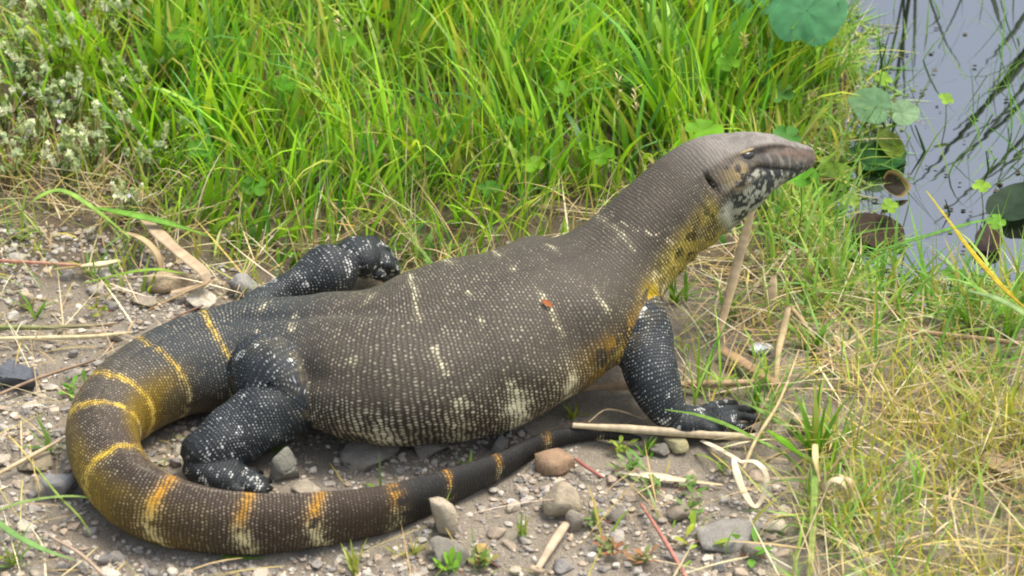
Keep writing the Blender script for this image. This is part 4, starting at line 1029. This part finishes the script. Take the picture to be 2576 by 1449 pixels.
herb(1580, 1195, 24, 32, 'pale green low weed below the flat whitish leaf')
herb(1640, 1240, 22, 30, 'grey green low weed touching the top of the long red stem')
herb(1730, 1245, 16, 30, 'small leafed weed between the red stem and flat slab')
herb(1745, 1300, 20, 32, 'bright rosette weed at the upper corner of the flat slab')
herb(1560, 1140, 14, 30, 'yellow green weed under the tail tip', ((136,168,56),(150,172,66)))
herb(1500, 1320, 14, 34, 'low weed beside the upright grey stone')
herb(1540, 1400, 26, 34, 'reddish leaved weed mat in the front gravel', ((150,150,96),(170,116,84),(140,150,90)))
herb(1620, 1420, 22, 32, 'rusty weed mat next to the long red stem', ((160,120,84),(140,150,90),(176,130,90)))
herb(1890, 1410, 5, 60, 'single upright green seedling in front of the slab', ((112,160,60),))
herb(1750, 1380, 7, 52, 'yellow green seedling right of the long red stem', ((150,176,60),(170,180,60)))
herb(1220, 1430, 20, 36, 'fleshy pale green weed at the front edge', ((140,160,90),(160,150,80),(120,150,70)))
herb(1130, 1445, 14, 40, 'bright leafy weed at the front edge below the olive stone', ((124,168,50),(110,150,60)))
herb(1830, 1195, 14, 30, 'small weed left of the curled loop leaf', ((120,146,84),(140,156,96)))
herb(1310, 1030, 14, 34, 'dark green weed growing beside the belly', ((84,124,64),(104,140,70)))
herb(250, 790, 8, 40, 'small yellow green weed in the left gravel', ((160,170,50),(140,160,60)))
herb(190, 990, 10, 40, 'small green weed beside the brown stem left of the tail', ((110,160,60),))
# grey green flowering weeds of the upper left bank
M_FUZZ = leafy('weed_head', .3, .8, .1, .3, 200)
def feather(L, n, c, rr):
    """a loose spike of little pointed bracts round a short axis"""
    V, F, C = [], [], []
    for k in range(n):
        z = L*(k/n)**.9; a = RNG.uniform(0, 6.28); q = rr*RNG.uniform(.5, 1.15)*(1-.5*k/n); w_ = rr*.22; up_ = q*RNG.uniform(.2, 1.0)
        ca, sa = math.cos(a), math.sin(a); i = len(V)
        V += [(-sa*w_*.3, ca*w_*.3, z), (sa*w_*.3, -ca*w_*.3, z), (ca*q*.6+sa*w_, sa*q*.6-ca*w_, z+up_*.5), (ca*q, sa*q, z+up_), (ca*q*.6-sa*w_, sa*q*.6+ca*w_, z+up_*.5)]
        F.append((i, i+1, i+2, i+3, i+4)); C += [np.array(lin(*c))*RNG.uniform(.7, 1.25)]*5
    return mesh_from('seed_head', V, F, C, False)
FZ = [feather(.015, 34, (214,220,180), .0070), feather(.011, 28, (198,210,164), .0060), feather(.019, 40, (220,222,190), .0064), feather(.013, 30, (190,204,150), .0072)]
FL = [feather(.003, 14, (214,204,232), .0042), feather(.002, 12, (226,220,238), .0036)]
for f_ in FZ+FL: f_.materials.append(M_FUZZ)
def weed(u, v, h_, nh, nf, label):
    b = PG(u, v); par = empty('flowering_weed', b, label, 'weed', 'grey green weeds on the left bank')
    for k in range(nh+nf):
        a = random.uniform(0, 6.28); sp = random.uniform(.1, .55); L = h_*random.uniform(.55, 1.1)
        tip = b+Vector((math.cos(a)*L*sp, math.sin(a)*L*sp, L*math.cos(sp)))
        mid = b*.45+tip*.55+Vector((0, 0, L*.06))
        child('stem', stalk_mesh([b+Vector((random.gauss(0, .005), random.gauss(0, .005), 0)), mid, tip], [.0018, .0013, .0009], lin(*random.choice([(120,96,62),(118,130,74),(104,110,62)])), ncol=5, step=.015), M_STALK, par)
        hd_ = bpy.data.objects.new('seed_head' if k < nh else 'flower', random.choice(FZ if k < nh else FL)); col.objects.link(hd_)
        hd_.parent = par; hd_.location = tip-b; s_ = random.uniform(.7, 1.3); hd_.scale = (s_, s_, s_); hd_.rotation_euler = (random.gauss(0, .5), random.gauss(0, .5), random.uniform(0, 6))
        for q in range(2):
            t = random.uniform(.25, .95); d = Vector((random.uniform(-1, 1), random.uniform(-1, 1), random.uniform(0, .9))).normalized()
            child('leaf', oval_leaf(b+(tip-b)*t, d, random.uniform(.010, .018), random.uniform(.004, .007), random.choice([(132,156,92),(150,168,112),(120,150,80)]), Vector((0, 0, 1))), M_LEAF, par)
for u_, v_, h_, nh, nf, lab in ((60,260,.10,16,1,'tall grey green seed weed at the far left of the bank'),(150,230,.11,17,0,'tall pale seed weed beside the far left weed'),(190,350,.09,16,1,'grey green weed with fuzzy heads in front of the tall pale weed'),
    (90,420,.08,9,4,'brown stemmed weed with lilac flowers at the left'),(30,480,.07,7,4,'low weed with lilac flowers at the left edge'),(240,450,.08,15,1,'fuzzy headed weed above the bent green leaf'),
    (320,320,.08,14,0,'olive seed weed at the border of the bright grass'),(370,480,.06,12,2,'pale feathery weed near the folded strap leaf'),(270,190,.10,14,0,'seed weed behind the olive one'),
    (420,260,.07,10,0,'small seed weed inside the bright grass'),(20,140,.11,14,0,'seed weed in the top left corner'),(330,560,.04,8,1,'short feathery weed at the gravel border'),
    (130,120,.10,14,0,'seed weed high on the bank behind the tall pale weed'),(130,330,.09,13,2,'bushy weed between the tall seed weeds and the lilac flowers'),(300,400,.07,12,1,'bushy seed weed below the olive seed weed'),
    (10,340,.09,10,2,'leaning weed at the left edge above the lilac flowers'),(170,480,.06,9,3,'low lilac flowered weed above the bent green leaf'),(450,400,.05,9,1,'thin weed among the short grass near the shaded clover'),
    (230,60,.10,12,0,'seed weed in the grass at the top'),(380,130,.08,10,0,'pale seed weed left of the high clover')):
    weed(u_, v_, h_, nh, nf, lab)
# pale grass seed heads standing over the bank
def seedhead(u, v, z, hgt, label, c=(206,190,136)):
    tip = P(u, v, z); b = Vector((tip.x+random.uniform(-.02, .02), tip.y+.01, gz1(tip.x, tip.y))); par = empty('grass_seed_stalk', b, label, 'seed stalk')
    child('stem', stalk_mesh([b, b*.5+tip*.5+Vector((.004, 0, 0)), tip], [.0014, .0012, .0008], lin(150,160,84), ncol=5, step=.012), M_GRASS, par)
    for k in range(14):
        q = tip-Vector((0, 0, hgt*k/14)); a = random.uniform(0, 6.28); d = Vector((math.cos(a)*.7, math.sin(a)*.7, random.uniform(.2, 1))).normalized()
        child('spikelet', oval_leaf(q, d, random.uniform(.006, .011), .0022, c, Vector((0, 0, 1))), M_DRY, par)
seedhead(1555, 195, .17, .045, 'cream seed head standing in the grass above the neck')
seedhead(1600, 225, .15, .03, 'second thinner cream seed head right of the first')
seedhead(855, 40, .20, .03, 'pale branching seed head high above the clover')
seedhead(795, 150, .15, .04, 'slender pale seed stalk left of the branching seed head')
seedhead(1870, 90, .15, .02, 'brownish seed head near the large blue green leaf', (170,150,100))
# rushes standing in the pond beyond the frame: their blades overhang and mirror in the water
def rush(name_label, lines):
    u0, v0 = lines[0][0]; b = P(u0, v0, WATER_Z-.02); par = empty('rush_clump', b, name_label, 'rush', 'rushes in the pond')
    for (a0, a1, h_, wpx) in lines:
        q0 = P(*a0, WATER_Z); q1 = P(*a1, WATER_Z-h_); tip = Vector((q1.x, q1.y, WATER_Z+h_)); base_ = Vector((q0.x, q0.y, WATER_Z-.03))
        mid = base_*.5+tip*.5+Vector((0, 0, h_*.05))
        child('rush_blade', stalk_mesh([base_, mid, tip], [wpx*PXM, wpx*PXM*.95, wpx*PXM*.3], lin(64,96,36), .3, up=(0, -1, .3), ncol=8, step=.02), M_LEAF, par)
rush('tall rush clump overhanging the pond from the far right', [((2660,60),(2300,470),.30,22),((2630,140),(2400,330),.24,20),((2680,90),(2430,400),.3,16),((2700,240),(2350,560),.3,14),((2640,-20),(2480,160),.25,18)])
rush('rush clump at the back of the pond with drooping blades', [((2300,-20),(2300,170),.2,10),((2290,-10),(2235,330),.26,14),((2280,-15),(2215,240),.22,9),((2310,-25),(2420,180),.24,8),((2270,-10),(2275,300),.24,8),((2480,-15),(2520,70),.12,16),((2440,-20),(2360,120),.16,7)])
rush('short rushes on the near left side of the pond', [((2215,270),(2190,420),.06,7),((2235,230),(2190,350),.07,8),((2200,200),(2215,330),.07,7),((2250,310),(2240,380),.03,9),((2170,330),(2180,420),.05,8)])
rush('leaning rush clump beyond the right end of the pond', [((2720,150),(2340,455),.28,17),((2740,250),(2420,500),.27,14),((2760,380),(2330,600),.42,13),((2700,60),(2480,240),.25,15),((2720,200),(2300,400),.30,8),((2780,300),(2500,420),.30,16),((2760,460),(2470,560),.40,12),((2690,20),(2410,300),.25,6)])
rush('few broken rush stubs standing in the pond', [((2350,385),(2290,440),.035,10),((2500,430),(2470,470),.025,7),((2410,540),(2370,575),.02,7)])
# thin green shoots in the shallows
p, u, v = scatter(1800, .3, .75, .0, .85)
sd_ = pond_sd(p[:, 0], p[:, 1]); keep = (sd_ < .0) & (RNG.random(len(p)) < (.10+.8*smooth(-.10, 0, sd_)+.35*smooth(2380, 2480, u)*smooth(.5, .6, fbm(p, 10, 95)))); p = p[keep]; n = len(p); p[:, 2] = WATER_Z-.01
GR = blades(p, RNG.uniform(.03, .12, n), RNG.uniform(.001, .0030, n), RNG.uniform(0, 6.28, n), np.abs(RNG.normal(.45, .3, n)), RNG.gamma(2, .3, n), pick([(110,156,56),(130,166,60),(100,140,50)], n), check=False)
o = link('water_grass', mesh_from('water_grass', *GR), M_GRASS); tag(o, 'thin green shoots growing out of the pond shallows', 'water grass', kind='stuff')
# little leaves and rotting bits floating along the bank
p, u, v = scatter(4200, .2, .75, -.05, .75)
sd_ = pond_sd(p[:, 0], p[:, 1])+.05*(fbm(p, 16, 97)-.5); keep = (sd_ < .01) & (RNG.random(len(p)) < .04+.6*smooth(-.11, -.02, sd_)); p = p[keep]; n = len(p)
Vs, Fs, Cs = [], [], []
for i, q in enumerate(p):
    m_ = 7; r_ = RNG.uniform(.0012, .0042); a = np.arange(m_)*2*np.pi/m_; rr = r_*RNG.uniform(.6, 1.2, m_)
    Vs.append(np.stack([q[0]+rr*np.cos(a), q[1]+rr*np.sin(a)*.8, np.full(m_, WATER_Z+.001+RNG.uniform(0, .002))], 1)); Fs.append(list(range(i*m_, i*m_+m_)))
    Cs.append(np.tile(np.array(lin(*[(90,120,50),(70,60,44),(50,46,36),(120,140,70),(96,84,60)][RNG.integers(5)])), (m_, 1)))
o = link('floating_litter', mesh_from('floating_litter', np.vstack(Vs), Fs, np.vstack(Cs)), M_LEAF); tag(o, 'small floating leaves and rotting bits along the pond bank', 'litter', kind='stuff')
# odd little things
hit = LIZ.ray_cast(CAM, ray(1376, 764)); q = hit[0]+hit[1]*.0015
o = link('fallen_leaf', oval_leaf(q+Vector((-.006, 0, .003)), (Vector((.6, 0, -.8))-hit[1]*Vector((.6, 0, -.8)).dot(hit[1])).normalized(), .013, .006, (176,98,52), hit[1]), M_LEAF); tag(o, 'tiny orange leaf fragment stuck on the lizard\'s back', 'leaf')
def scrap(u, v, r, label, c, name='paper_scrap'):
    g_ = PG(u, v, .006); vv = rock(55, IV2, 4)*np.array([r, r*.8, r*.45])+np.array(g_)
    o = link(name, mesh_from(name, vv, IF2, np.tile(np.array(lin(*c)), (len(vv), 1)), False), M_STALK); tag(o, label, 'scrap')
scrap(1915, 888, .0125, 'crumpled white scrap lying in the straw beside the split reed', (232,234,238))
scrap(1288, 1274, .005, 'tiny whitish scrap in the gravel below the tail', (214,218,224))
hl = PG(1950, 290, .03)
o = link('fallen_leaf', oval_leaf(hl, Vector((.9, -.2, .2)).normalized(), .018, .011, (120,64,38), Vector((0, 0, 1))), M_LEAF); tag(o, 'small rust red leaf on the muddy bank above the snout', 'leaf')
